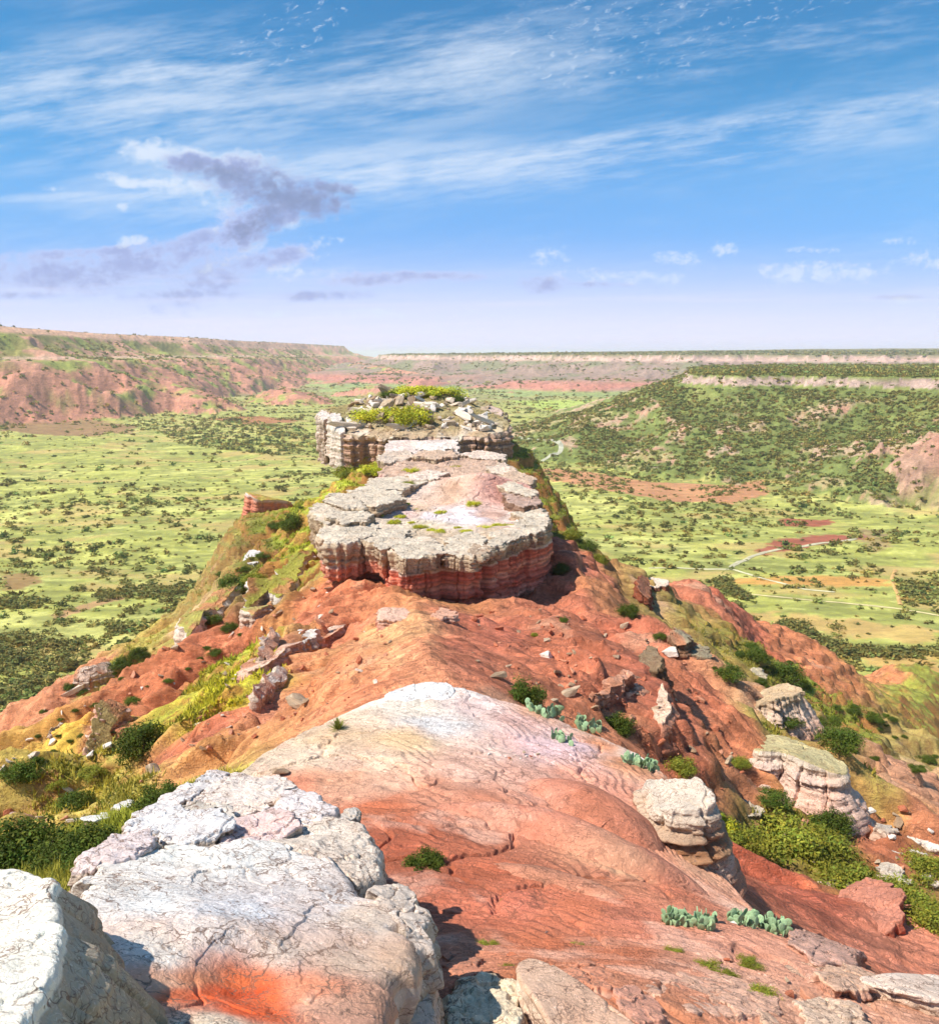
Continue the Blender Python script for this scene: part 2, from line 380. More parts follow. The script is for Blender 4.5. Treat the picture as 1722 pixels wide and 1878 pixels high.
M_BUTTE = rock_mat('butte_sandstone', 1.5, .6, .7, .3, .45)
M_STONE = rock_mat('loose_sandstone', .5, .4, .5, .3, .3)
M_VAL = ground_mat('grassland', 20., .46, .25, (.55, 1.5, 1))
M_MESA = ground_mat('mesa_slope', 14., .62, .9, (1, 1, 2.2))
M_LEAF = leaf_mat('juniper_leaf'); M_GRASS = leaf_mat('grass_blade', trans=.35)
M_PAD = leaf_mat('cactus_skin', trans=.05)
mb, T, b = new_mat('bark'); T.set(b.inputs['Base Color'], T.mix(T.noise(T.n('ShaderNodeTexCoord').outputs['Object'], 12), (.09, .06, .04), (.25, .19, .14))); M_BARK = mb
# ------------------------------------------------------------------ albedo of the ground
KA = .86
def alb(c): return lin(c) * KA
RC = [(640,842,184,186,72),(575,945,186,190,72),(545,1005,184,188,70),(515,1055,176,180,70),(470,1020,122,122,58),(495,1040,130,128,60),(500,1228,214,208,60),(460,1250,212,204,60),(420,1275,206,200,62),(370,1300,204,198,66),(318,1322,198,192,70),(452,1196,192,194,78),(410,1225,190,190,78),(372,1255,186,182,80),
 (60,1382,226,190,70),(110,1352,222,180,66),(140,1338,232,178,60),(366,1170,196,108,72),(392,1184,200,112,74),(352,1220,204,112,72),(312,1258,202,110,70),(282,1288,206,116,76),(240,1302,210,124,84),(262,1182,182,172,86),(222,1212,178,168,84),(182,1246,180,166,84),(172,1226,214,140,104),
 (120,1256,212,134,98),(70,1286,216,138,100),(30,1316,212,140,104),(445,1302,206,112,80),(400,1332,202,108,76),(350,1352,200,106,74),(322,1376,198,106,76),(480,1292,220,142,112),(560,1215,230,156,112),(640,1195,232,160,116),(720,1215,234,164,120),(690,1250,222,132,92),(760,1175,230,150,110),(830,1180,196,104,76),
 (600,860,182,182,72),(622,828,205,122,72),(500,905,200,140,110),(560,960,178,186,72),(600,1000,176,182,75),(500,1050,150,152,70),(400,1060,150,140,80),(430,1150,198,112,76),(380,1190,202,106,72),(345,1160,222,176,140),
 (250,1150,188,170,92),(150,1250,206,128,92),(60,1290,202,134,96),(230,1225,178,172,80),(300,1270,202,112,70),(200,1320,214,190,80),(120,1370,224,188,62),(220,1345,205,125,90),(430,1240,206,200,60),(480,1205,190,194,80),
 (350,1310,196,190,80),(160,1350,214,142,110),(400,1320,202,106,76),(330,1380,196,104,70),(520,1180,206,132,96),(560,1130,216,122,86),(620,1080,218,122,82),(480,1120,120,95,70),(600,1230,216,132,86),(700,1180,236,172,122),
 (780,1200,226,142,102),(640,1150,222,132,96),(560,1270,226,140,92),(480,1320,214,134,104),(900,1160,196,100,76),(1000,1200,192,102,72),(1050,1100,192,106,80),(1060,1030,188,100,76),(1100,1080,182,116,76),(1040,960,140,142,62),(1090,1000,150,142,72),(1160,1150,192,102,76),
 (1200,1120,165,142,72),(1250,1080,202,116,90),(1350,1140,198,100,76),(1450,1190,206,122,80),(1300,1160,165,152,76),(1400,1225,150,142,66),(1500,1270,140,146,64),(1600,1240,214,132,86),(1700,1230,172,172,80),(1700,1300,165,166,80),
 (1650,1380,170,152,80),(1200,1250,192,100,76),(1300,1290,196,106,76),(1400,1285,222,166,136),(1420,1345,160,152,72),(1350,1340,192,110,76),(1250,1350,196,106,76),(1550,1330,140,142,62),(1600,1420,165,156,76),(1700,1440,214,152,122),
 (1600,1475,196,122,80),(1700,1520,192,116,80),(1350,1450,196,122,86),(1400,1510,150,142,66),(1500,1560,145,142,62),(1600,1560,196,110,76),(1700,1620,182,142,80),(1400,1600,180,76,48),(1500,1640,176,76,52),(1650,1640,150,152,62),(1700,1720,212,128,104),
 (60,1480,200,190,110),(150,1480,224,202,92),(250,1450,192,182,100),(200,1420,186,176,86),(20,1420,206,182,82),(100,1440,172,166,82),(350,1420,200,142,82),(150,1560,172,166,86),(230,1500,190,190,92),
 (60,1590,165,160,80),(1100,1250,186,98,70),(1150,1330,204,124,88),(850,1220,200,108,78),(1450,1330,165,120,80)]
def terr_color(X, Y, z, cls, D, nz):
    C = np.zeros(X.shape + (3,)); slope = nz
    # ridge
    m = cls == 1
    if m.any():
        x, y, zz, sl = X[m], Y[m], z[m], slope[m]
        wx = x + 1.2 * np.hypot(x, y) / 40 * fbm(x / 6, y / 6, 3, 301); wy = y + 1.2 * np.hypot(x, y) / 40 * fbm(x / 6, y / 6, 3, 307)
        q = logwarp(wx, wy); p = logwarp(RCP[:, 0], RCP[:, 1]); acc = np.zeros(q.shape[:1] + (3,))
        for i in range(0, len(q), 100000):
            d2 = ((q[i:i + 100000, None] - p[None]) ** 2).sum(-1); w = 1 / (d2 + 3e-4) ** 2.2
            acc[i:i + 100000] = (w @ RCC) / w.sum(1, keepdims=True)
        grn = sstep(-.02, .10, acc[:, 1] - acc[:, 0] * .72)
        n = fbm(x / 3.2, y / 3.2, 4, 311); n2 = fbm(x / 1.0, (y + .5 * np.abs(x)) / 1.0, 3, 317)
        rl = ridged(np.abs(x) * .2 + 3, (y + .35 * np.abs(x)) / 1.6, 2, 47)
        red = acc * (1 + .22 * n + .15 * n2)[:, None] * (1 + .18 * (rl - .3))[:, None]
        band = np.sin((zz + 1.2 * fbm(x / 12, y / 12, 3, 321)) * 2 * np.pi / 1.9)
        red = red * (1 + .10 * band * (1 - grn))[:, None]
        sg = np.where(x < 0, -1., 1.); uu = np.abs(x); so = fbm(uu * .55 + 9 * (sg > 0), (y + .55 * uu) * 2.4, 4, 341); s2 = fbm(uu * .2 + 5 * (sg > 0), (y + .55 * uu) * .8, 4, 347)
        red = red * (1 + .45 * so * (1 - .4 * grn) + .30 * s2)[:, None]
        dk = sstep(.22, .42, so + .3 * s2) * .45 * (1 - .5 * grn); red = red + (alb((112, 62, 44)) - red) * dk[:, None]
        pale = alb((236, 186, 150)); pk = sstep(.35, .7, fbm(x / 7, y / 7, 4, 327)) * .55
        red = red + (pale - red) * (pk * (1 - grn))[:, None]
        dg = alb((112, 118, 48)); gk = sstep(.0, .45, fbm(x / 4.5, y / 4.5, 4, 331)) * .5 * grn
        red = red + (dg - red) * gk[:, None]
        steep = sstep(.80, .60, sl); rk = alb((205, 112, 80))
        red = red + (rk * (1 + .2 * n)[:, None] - red) * (steep * .6 * grn)[:, None]
        C[m] = red
    # valley floor
    m = cls == 0
    if m.any():
        x, y = X[m], Y[m]; r = np.hypot(x, y)
        a = fbm(x / 90, y / 45, 5, 401); b_ = fbm(x / 24, y / 9, 4, 407); c = np.empty((len(x), 3))
        c[:] = alb((184, 182, 92)); c += (alb((216, 210, 122)) - c) * (sstep(.05, .5, a) * .8)[:, None]
        c += (alb((158, 160, 88)) - c) * (sstep(.05, -.4, a + .4 * b_) * .75)[:, None]
        c *= (1 + .22 * b_)[:, None]; b2 = fbm(x / 14, y / 4.5, 4, 443); c += (alb((146, 146, 82)) - c) * (sstep(.0, .38, b2 + .3 * a) * .75)[:, None]; c += (alb((230, 226, 130)) - c) * (sstep(-.15, -.45, b2) * .5)[:, None]
        c += (alb((208, 176, 110)) - c) * (sstep(.15, .5, fbm(x / 60, y / 25, 4, 411)) * .75)[:, None]
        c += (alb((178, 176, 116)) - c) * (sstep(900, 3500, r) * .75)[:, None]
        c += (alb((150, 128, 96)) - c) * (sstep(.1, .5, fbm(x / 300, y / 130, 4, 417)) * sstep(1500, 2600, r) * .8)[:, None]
        for P, cc, soft, k in VPATCH:
            bb0 = P.min(0) - 4 * soft; bb1 = P.max(0) + 4 * soft
            mm = (x > bb0[0]) & (x < bb1[0]) & (y > bb0[1]) & (y < bb1[1])
            if not mm.any(): continue
            xs, ys = x[mm], y[mm]
            d = sdf(xs, ys, P) + soft * 1.6 * fbm(xs / (soft * 2.2), ys / (soft * 1.2), 4, 421)
            w = sstep(soft * .5, -soft * .5, d) * k
            cm = c[mm]; tgt = alb(cc) * (1 + .25 * fbm(xs / 9, ys / 5, 3, 427))[:, None]; c[mm] = cm + (tgt - cm) * w[:, None]
        C[m] = c
    for k in range(3):
        m = cls == 2 + k
        if not m.any(): continue
        x, y, zz, d, sl = X[m], Y[m], z[m], D[k][m], slope[m]
        s = MES[k]['sc']; g = ridged(x / s, y / s, 4, MES[k]['seed']); n = fbm(x / (s * .3), y / (s * .3), 5, 431 + k); n2 = fbm(x / (s * .08), y / (s * .08), 4, 437 + k)
        if k == 0:
            c = np.tile(alb((172, 162, 92)), (len(x), 1)); c += (alb((222, 164, 134)) - c) * sstep(-.1, .25, n + .55 * (g - .25))[:, None]
            low = sstep(-12, -40, zz); c += (alb((216, 150, 122)) - c) * (low * sstep(-.45, .15, n + .2))[:, None]
            c += (alb((176, 182, 92)) - c) * (sstep(.25, .5, -n + .2 * n2) * .8)[:, None]
            cl = sstep(40, 30, d) * (d >= 0); c += (alb((255, 196, 160)) - c) * (cl * .92)[:, None]
            c += (alb((236, 196, 172)) - c) * (sstep(5, 0, np.abs(zz + 8)) * .7)[:, None]
            tp = (d < 0); c[tp] = alb((142, 134, 96))
        elif k == 1:
            c = np.tile(alb((176, 146, 128)), (len(x), 1)); c += (alb((140, 142, 100)) - c) * (sstep(-.05, .35, n) * .8)[:, None]
            c += (alb((208, 138, 118)) - c) * (sstep(-72, -95, zz) * sstep(-.3, .15, g - .2 + .3 * n))[:, None]
            c += (alb((236, 192, 172)) - c) * (sstep(-30, -24, zz) * .85)[:, None]
            c += (alb((168, 178, 110)) - c) * (sstep(-106, -114, zz))[:, None]
            tp = (d < 0); c[tp] = alb((146, 136, 96)) * (1 + .3 * n[tp])[:, None]
        else:
            c = np.tile(alb((138, 146, 78)), (len(x), 1)); c *= (1 + .35 * n2)[:, None]
            ex = sstep(.08, .3, n * .8 + .35 * (g - .3) + .25 * n2) * sstep(-42, -60, zz); c += (alb((214, 182, 146)) - c) * ex[:, None]
            c += (alb((202, 150, 122)) - c) * (ex * sstep(0, .5, n2))[:, None]
            c += (alb((180, 178, 100)) - c) * (sstep(.1, .4, fbm(x / 40, y / 40, 4, 449)) * .5)[:, None]
            cl = ((zz > -37) & (d >= 0)); c[cl] = (alb((206, 174, 156)) * (1 + .25 * n2[cl] + .12 * np.sin(zz[cl] * 2.2))[:, None])
            tp = (d < 0); c[tp] = alb((150, 160, 80)) * (1 + .3 * n2[tp])[:, None]
            ln = d == 1000; cc = alb((214, 168, 140)) * (1 + .3 * n2)[:, None]
            gm = sstep(-.15, .3, n[ln] + .3 * n2[ln])[:, None]; c[ln] = cc[ln] * (1 - gm * .8) + c[ln] * gm * .8
            bad = sstep(380, 410, x) * sstep(760, 700, y) * sstep(-.35, .1, n + .3 * g)
            c += (alb((212, 146, 128)) * (1 + .3 * n2)[:, None] - c) * (bad * .85)[:, None]
        n3 = fbm(x / (s * .03), y / (s * .03), 4, 453 + k); C[m] = c * (1 + .12 * n2 + .30 * n3 + .14 * (g - .3))[:, None]
    return np.clip(C, .01, .9)
RCP = at_many(RC, slabs=False); RCC = alb(np.array([c[2:] for c in RC])) * [1.17, 1.16, 1.0]; _red = sstep(.0, .12, RCC[:, 0] - RCC[:, 1])[:, None]; RCC = RCC + (alb((240, 190, 160)) - RCC) * .16 * _red
log('ray colours')
def vpoly(L): return at_many(L, slabs=False)[:, :2]
VPATCH = [
 (ptsz([(985,858),(1060,865),(1180,880),(1330,890),(1400,880),(1410,905),(1340,922),(1220,915),(1100,898),(1010,880)], -119)[:, :2], (206, 138, 104), 5, .85),
 (ptsz([(1425,955),(1440,945),(1520,946),(1535,955),(1500,962),(1440,963)], -119)[:, :2], (176, 96, 76), 3, .95),
 (ptsz([(1385,1010),(1420,992),(1480,982),(1580,975),(1600,985),(1540,994),(1470,1004),(1400,1014)], -119)[:, :2], (178, 100, 80), 3, .95),
 (ptsz([(1560,960),(1620,970),(1640,1000),(1600,1010),(1570,985)], -119)[:, :2], (170, 130, 100), 4, .6),
 (ptsz([(1340,1065),(1450,1058),(1620,1060),(1640,1072),(1500,1078),(1360,1075)], -119)[:, :2], (222, 158, 88), 4, .85),
 (ptsz([(1300,1120),(1450,1130),(1722,1150),(1722,1175),(1500,1160),(1350,1140)], -119)[:, :2], (216, 170, 108), 5, .7),
 (ptsz([(1560,1200),(1722,1180),(1722,1230),(1620,1225)], -119)[:, :2], (214, 164, 100), 5, .7),
 (ptsz([(0,768),(120,765),(250,775),(240,795),(100,792),(0,790)], -119)[:, :2], (160, 116, 88), 10, .85),
 (ptsz([(380,768),(450,763),(540,765),(540,775),(450,778)], -119)[:, :2], (186, 114, 84), 8, .85),
 (ptsz([(0,1035),(50,1030),(80,1045),(40,1060),(0,1062)], -119)[:, :2], (160, 116, 80), 4, .8),
 (ptsz([(90,1115),(160,1090),(240,1070),(235,1078),(160,1105),(100,1125)], -119)[:, :2], (200, 150, 110), 1.5, .8),
 (ptsz([(930,735),(1200,735),(1230,748),(1000,752)], -119)[:, :2], (190, 204, 100), 10, .9),
 (ptsz([(920,775),(1000,768),(1100,790),(1080,830),(1000,850),(930,860)], -119)[:, :2], (168, 168, 110), 12, .6),
]
# ------------------------------------------------------------------ terrain meshes
def build_terrain():
    az0 = np.radians(np.linspace(-35, 35, 900)); az1 = np.radians(np.linspace(35, 325, 150)[1:-1])
    az = np.concatenate([az0, az1]); na = len(az)
    r = np.concatenate([np.geomspace(1.2, 12, 130, endpoint=False), np.geomspace(12, 290, 1000, endpoint=False), np.geomspace(290, 5000, 460, endpoint=False), np.geomspace(5000, 45000, 70)])
    nr = len(r); R, A = np.meshgrid(r, az, indexing='ij'); X = R * np.sin(A); Y = R * np.cos(A)
    z, cls, D = terrain(X, Y, full=True); log('heights', X.size)
    dzr = np.gradient(z, axis=0) / np.gradient(R, axis=0)
    dza = np.zeros_like(z); dza[:, 1:-1] = (z[:, 2:] - z[:, :-2]) / (R[:, 1:-1] * np.abs(A[:, 2:] - A[:, :-2]))
    nz = 1 / np.sqrt(1 + dzr ** 2 + dza ** 2)
    C = terr_color(X.ravel(), Y.ravel(), z.ravel(), cls.ravel(), [d.ravel() for d in D], nz.ravel()); log('colours')
    V = np.stack([X, Y, z], -1).reshape(-1, 3)
    i = np.arange(nr - 1)[:, None] * na + np.arange(na)[None]; j = np.arange(nr - 1)[:, None] * na + (np.arange(na)[None] + 1) % na
    Q = np.stack([i, i + na, j + na, j], -1).reshape(-1, 4); cl = cls.ravel()[Q[:, 0]]
    info = [('valley_floor', 'green valley floor dotted with shrubs and cut by red washes', 'valley', M_VAL),
            ('ridge', 'narrow eroded ridge of red earth with grassy flanks running away to the buttes', 'ridge', M_RIDGE),
            ('mesa', 'long brown and green mesa with a pale rim along the left horizon', 'mesa', M_MESA),
            ('mesa', 'distant pinkish grey mesa with a flat top filling the middle horizon', 'mesa', M_MESA),
            ('mesa', 'near mesa on the right with a white rim and dark green wooded slopes', 'mesa', M_MESA)]
    for k, (nm, lb, cat, mat) in enumerate(info):
        q = Q[cl == k]
        if not len(q): continue
        u, inv = np.unique(q.ravel(), return_inverse=True)
        o = link(nm, mesh_from(nm, V[u], inv.reshape(-1, 4), C[u]), mat); tag(o, lb, cat, kind='structure')
    n = 48; a = np.linspace(0, 2 * np.pi, n, endpoint=False)
build_terrain(); log('terrain built')
# ------------------------------------------------------------------ sandstone shelves and blocks
def resample(P, n, closed=True):
    Q = np.vstack([P, P[:1]]); d = np.r_[0, np.cumsum(np.linalg.norm(np.diff(Q[:, :2], axis=0), axis=1))]
    t = np.linspace(0, d[-1], n, endpoint=False); return np.stack([np.interp(t, d, Q[:, i]) for i in range(3)], -1), d[-1]
def chaikin(P, k=1):
    for _ in range(k):
        N = np.roll(P, -1, 0); P = np.stack([P * .8 + N * .2, P * .2 + N * .8], 1).reshape(-1, 3)
    return P
def slab(name, label, cat, P, thick, inner=None, nS=300, nT=26, nV=24, bev=.12, cell=1.5, crack=.06, layer=.3, strata=.10, flare=0., bulge=0., jag=.06, lump=.05,
         top=(235, 225, 215), side=((0, (190, 165, 140)), (1, (190, 165, 140))), mat=None, seed=0, group=None, colfn=None, walk=False, smooth=1, notch=(), undercut=0., parent=None, block=0., terr=.55):
    """one bed or block of stone: an outline at the height of its upper edge, a weathered top and layered, jointed sides"""
    P0 = np.asarray(P, float); P = chaikin(P0, smooth)
    O, per = resample(P, nS); c = O.mean(0)
    area = .5 * np.sum(O[:, 0] * np.roll(O[:, 1], -1) - O[:, 1] * np.roll(O[:, 0], -1))
    if area < 0: O = O[::-1].copy()
    tan = np.roll(O, -2, 0) - np.roll(O, 2, 0); N = np.stack([tan[:, 1], -tan[:, 0]], -1)[:, :2]; N /= np.linalg.norm(N, axis=1, keepdims=True) + 1e-9
    for _ in range(3): N = (np.roll(N, 1, 0) + N * 2 + np.roll(N, -1, 0)); N /= np.linalg.norm(N, axis=1, keepdims=True) + 1e-9
    _, bc_ = voro(O[:, 0] / (cell * .55) + seed, O[:, 1] / (cell * .55), seed + 3); bs = (np.roll(bc_, 1) + bc_ * 2 + np.roll(bc_, -1)) / 4
    O[:, :2] += N * ((bs - .5) * block * 2)[:, None]
    j = fbm(O[:, 0] / (cell * .8) + seed, O[:, 1] / (cell * .8), 4, seed + 1) * jag * 2
    O[:, :2] += N * j[:, None]
    for (nx, ny, w, dp) in notch:
        g = np.exp(-((O[:, 0] - nx) ** 2 + (O[:, 1] - ny) ** 2) / w ** 2); O[:, :2] -= N * (g * dp)[:, None]
    A = P0 if inner is None else np.vstack([P0, inner]); f = TPS(A, A[:, 2], None, 1e-4)
    t = 1 - (1 - np.linspace(0, 1, nT)) ** 1.35; t[0] = .004
    X = c[0] + t[:, None] * (O[:, 0] - c[0])[None]; Y = c[1] + t[:, None] * (O[:, 1] - c[1])[None]
    ed = np.linalg.norm((O[:, :2] - c[:2]), axis=1)[None] * (1 - t[:, None])
    Zt = f(X, Y)
    q = np.clip(1 - ed / max(bev, 1e-4), 0, 1); Zt = Zt - bev * (1 - np.sqrt(np.clip(1 - q * q, 0, 1)))
    e, cid = voro(X / cell + seed * 1.7 + .6 * fbm(X / cell, Y / cell, 4, seed), Y / cell + .6 * fbm(X / cell, Y / cell, 4, seed + 2), seed)
    ck = sstep(.09, .0, e) * sstep(-.1, .25, fbm(X / (cell * 1.3), Y / (cell * 1.3), 2, seed + 31))
    ss = cell
    Zt += lump * (fbm(X / (ss * 2), Y / (ss * 2), 4, seed + 3) * 2.2 + fbm(X / (ss * .4), Y / (ss * .4), 4, seed + 4) * .9) + (cid - .5) * lump * 1.2 - ck * crack
    L = (Zt + .3 * fbm(X / 3, Y / 3, 3, seed)) / (lump * 1.1 + 1e-6); Zt = Zt + (sstep(.3, .9, L - np.floor(L)) - (L - np.floor(L))) * (lump * terr if lump > .035 else 0)
    k = np.linspace(0, 1, nV + 1)[1:]; k = k ** 1.05
    th = thick if np.ndim(thick) else np.full(nS, float(thick))
    Zs = Zt[-1][None] - k[:, None] * th[None]
    off = bulge * np.sin(np.pi * k)[:, None] + flare * k[:, None] - undercut * sstep(.0, 1, k)[:, None]
    Xs = np.repeat(O[None, :, 0], nV, 0); Ys = np.repeat(O[None, :, 1], nV, 0)
    lw = (Zs + layer * .8 * fbm(Xs / (cell * 2.5), Ys / (cell * 2.5), 2, seed + 5)) / layer
    li = np.floor(lw); fr = lw - li; h0 = hash2(li, li * 0, seed + 7); h1 = hash2(li + 1, li * 0, seed + 7)
    st = (h0 + (h1 - h0) * sstep(.8, 1., fr) - .5) * 2 * strata - strata * .5 * sstep(.12, 0, np.minimum(fr, 1 - fr))
    e2, cid2 = voro(Xs / cell + seed * 1.7 + .12 * fbm3(Xs, Ys, Zs / layer, 2, seed), Ys / cell, seed)
    bl = (cid2 - .5) * (strata * 1.5 + block) - sstep(.10, 0, e2) * crack * 2.2
    fn = fbm3(Xs / (cell * .5), Ys / (cell * .5), Zs / (layer * 1.2), 4, seed + 8) * strata * 1.1
    env = sstep(0, .12, k)[:, None]
    off = off + (st + bl + fn) * env
    Xs = Xs + N[None, :, 0] * off; Ys = Ys + N[None, :, 1] * off
    VX = np.vstack([X, Xs]); VY = np.vstack([Y, Ys]); VZ = np.vstack([Zt, Zs]); nr = nT + nV
    V = np.stack([VX, VY, VZ], -1).reshape(-1, 3)
    i = np.arange(nr - 1)[:, None] * nS + np.arange(nS)[None]; jn = np.arange(nr - 1)[:, None] * nS + (np.arange(nS)[None] + 1) % nS
    Q = np.stack([i, i + nS, jn + nS, jn], -1).reshape(-1, 4)
    kk = np.vstack([np.zeros((nT, nS)) - 1, np.repeat(k[:, None], nS, 1)]).ravel()
    tc = alb(top); C = np.empty((nr * nS, 3)); C[:] = tc
    sx = [s_[0] for s_ in side]; sc_ = alb(np.array([s_[1] for s_ in side]))
    kn = np.clip(kk + .05 * fbm(V[:, 0] / cell, V[:, 1] / cell, 2, seed + 9), 0, 1)
    S = np.stack([np.interp(kn, sx, sc_[:, ch]) for ch in range(3)], -1); C[kk >= 0] = S[kk >= 0]
    if colfn is not None: C = colfn(V, kk, C)
    nn = fbm3(V[:, 0] / (cell * .6), V[:, 1] / (cell * .6), V[:, 2] / (layer * .7), 4, seed + 10); C = C * (1 + .22 * nn)[:, None]
    me = mesh_from(name, V - c, Q[:, ::1], np.clip(C, .01, .92)); o = link(name, me, mat or M_BUTTE, parent, tuple(c))
    tag(o, label, cat, group)
    if walk: SLABS.append((O[:, :2].copy(), f))
    return o
def idw(V, L, pw=2.0, eps=.02, slabY=None):
    """colour zones of a slab from points (px, py, Y, r, g, b)"""
    L = np.array(L, float); p = pt(L[:, 0], L[:, 1], L[:, 2])[:, :2]; col = alb(L[:, 3:]); out = np.empty((len(V), 3))
    wx = V[:, 0] + .35 * fbm(V[:, 0] / 1.1, V[:, 1] / 1.1, 4, 901); wy = V[:, 1] + .35 * fbm(V[:, 0] / 1.1, V[:, 1] / 1.1, 4, 907)
    for i in range(0, len(V), 60000):
        d2 = (wx[i:i + 60000, None] - p[None, :, 0]) ** 2 + (wy[i:i + 60000, None] - p[None, :, 1]) ** 2
        w = 1 / (d2 + eps) ** pw; out[i:i + 60000] = (w @ col) / w.sum(1, keepdims=True)
    return out
exec_parts = []
# ---- the broad pink and white shelf in the middle of the picture
W_, PK, RB, DR, OR = (242, 232, 226), (236, 188, 168), (196, 116, 84), (176, 84, 54), (222, 130, 86)
shelf_col = [(430,1420,23,232,214,190),(500,1370,26,234,212,186),(600,1320,28.5,238,220,196),(700,1275,30.5,244,238,228),(780,1255,31.4,250,246,240),(845,1262,31.3,248,240,238),
 (800,1330,27.2,240,240,242),(760,1300,29,238,228,214),(620,1350,26,232,200,166),(560,1400,24,238,214,190),(680,1400,23.5,242,210,184),(740,1360,25.5,240,204,160),(880,1300,29.5,240,214,212),
 (950,1320,28.4,240,200,196),(1000,1380,25.7,240,204,210),(1040,1360,26.5,236,206,216),(900,1380,24.8,240,206,194),(980,1300,29.6,226,176,150),(860,1420,22.6,238,190,172),(960,1420,22.9,234,178,160),(620,1440,22,232,174,144),
 (540,1450,21.6,220,140,110),(720,1440,21.8,236,184,158),(780,1450,21.2,220,150,122),(700,1490,19.6,202,106,68),(690,1540,17.8,172,78,48),(760,1530,18.2,190,92,60),(720,1580,16.5,168,80,52),(820,1560,17.4,188,96,66),
 (900,1480,20.4,216,142,114),(1000,1450,21.8,228,160,138),(1080,1430,23.2,226,156,134),(1100,1500,20.6,200,116,84),(1000,1510,19.6,206,122,94),(1150,1540,19.8,206,124,94),(1200,1600,18.6,216,134,106),(1230,1560,19.6,220,150,120),
 (1100,1360,27.2,218,150,116),(1130,1345,28,240,226,212),(1190,1385,26.6,242,232,222),(1160,1400,25.4,214,148,112),(1280,1600,19.6,232,176,146),(1330,1640,18.4,232,170,144),(1380,1680,17.2,236,196,176),
 (1240,1640,16.8,208,118,88),(1100,1600,16.9,212,134,102),(1140,1580,17.8,224,176,140),(1000,1600,16.4,206,116,84),(900,1600,16.2,196,98,66),(860,1680,13.6,206,110,82),(960,1660,14.4,214,120,96),(1060,1680,14.2,206,112,78),
 (1180,1690,13.8,212,124,98),(1330,1730,13,224,156,132),(1000,1740,12.2,196,104,68),(1150,1760,11.8,200,110,74),(850,1760,11.2,206,132,104),(850,1820,9.8,186,118,92),(960,1800,10.6,202,120,80),(1100,1830,10.2,206,134,104),
 (1250,1790,11.4,218,150,124),(1350,1800,11.4,222,166,140),(1500,1780,12.4,222,160,136),(1600,1820,12,216,158,130),(1450,1850,10.8,220,166,140),(1200,1870,9.4,202,130,96),(1000,1870,9,206,130,100),(820,1600,15.6,176,84,56)]
def shelf_fn(V, kk, C):
    Vw = V.copy(); C2 = idw(Vw, shelf_col, 1.7)
    wv = 1.3 * fbm(V[:, 0] / 4, V[:, 1] / 4, 3, 905); u = V[:, 0] * .55 + V[:, 1] * .84 + wv; v = V[:, 0] * .84 - V[:, 1] * .55
    st = fbm(u * 1.6, v * .22, 4, 911); st2 = fbm(u * 5, v * .6, 3, 917)
    C2 = C2 * (1 + .34 * st + .16 * st2)[:, None]; C2 += (alb((120, 70, 48)) - C2) * (sstep(.22, .45, st2 + .4 * st) * .22)[:, None]
    w = sstep(.25, .6, fbm(u * .9, v * .5, 4, 921)); C2 += (alb((240, 196, 176)) - C2) * (w * .5)[:, None]
    C2 = C2 + (alb((228, 180, 154)) - C2) * .14; C2 = C2 * [1.03, 1.0, .93]; s = kk >= 0; k = np.clip(kk, 0, 1)
    sd = np.where((k < .16)[:, None], alb((226, 206, 188)), np.where((k < .3)[:, None], alb((190, 140, 112)), alb((186, 96, 66))))
    C2[s] = sd[s] * (1 + .3 * st2[s])[:, None]
    return C2
SH = pts([(425,1418,23),(500,1367,26),(600,1317,28.6),(700,1273,30.6),(785,1257,31.4),(850,1262,31.5),(960,1293,30.4),(1080,1343,28.4),(1200,1400,26.4),(1262,1470,23.6),(1290,1540,21.6),
 (1318,1592,20.6),(1360,1640,19),(1395,1683,17.2),(1480,1725,15.6),(1640,1800,13.2),(1722,1845,12.2),(1950,1960,10.2)])
SH = np.vstack([SH, [(7.5,4,-10.6),(3,1,-9.2),(0,3,-9.2),(-3,6,-9.3),(-5.2,9,-10.2),(-6.6,14,-11.8),(-7.6,19,-12.6)]])
SHI = pts([(780,1285,30),(620,1335,27),(800,1380,24.3),(1050,1380,25.8),(950,1305,29.4),(1100,1480,21.4),(1000,1560,18),(700,1480,20),(690,1530,18.1),(800,1650,14.6),(1220,1570,19.4),(1260,1700,13.7),
 (1100,1640,15.6),(1000,1750,12.2),(860,1560,17.6),(1000,1870,9),(1300,1780,11.8),(1500,1790,12.2)])
def slab_swell(P, f): return f
slab('sandstone_shelf', 'broad smooth pink and white sandstone shelf sloping down to the right across the middle', 'rock shelf', SH, 4.2, SHI, nS=1300, nT=420, nV=60, bev=.3, cell=3.2, crack=.10,
     layer=.42, strata=.22, jag=.12, lump=.085, terr=1.0, block=.06, mat=M_SHELF, seed=21, colfn=shelf_fn, walk=True, smooth=1, bulge=.2, undercut=.5)
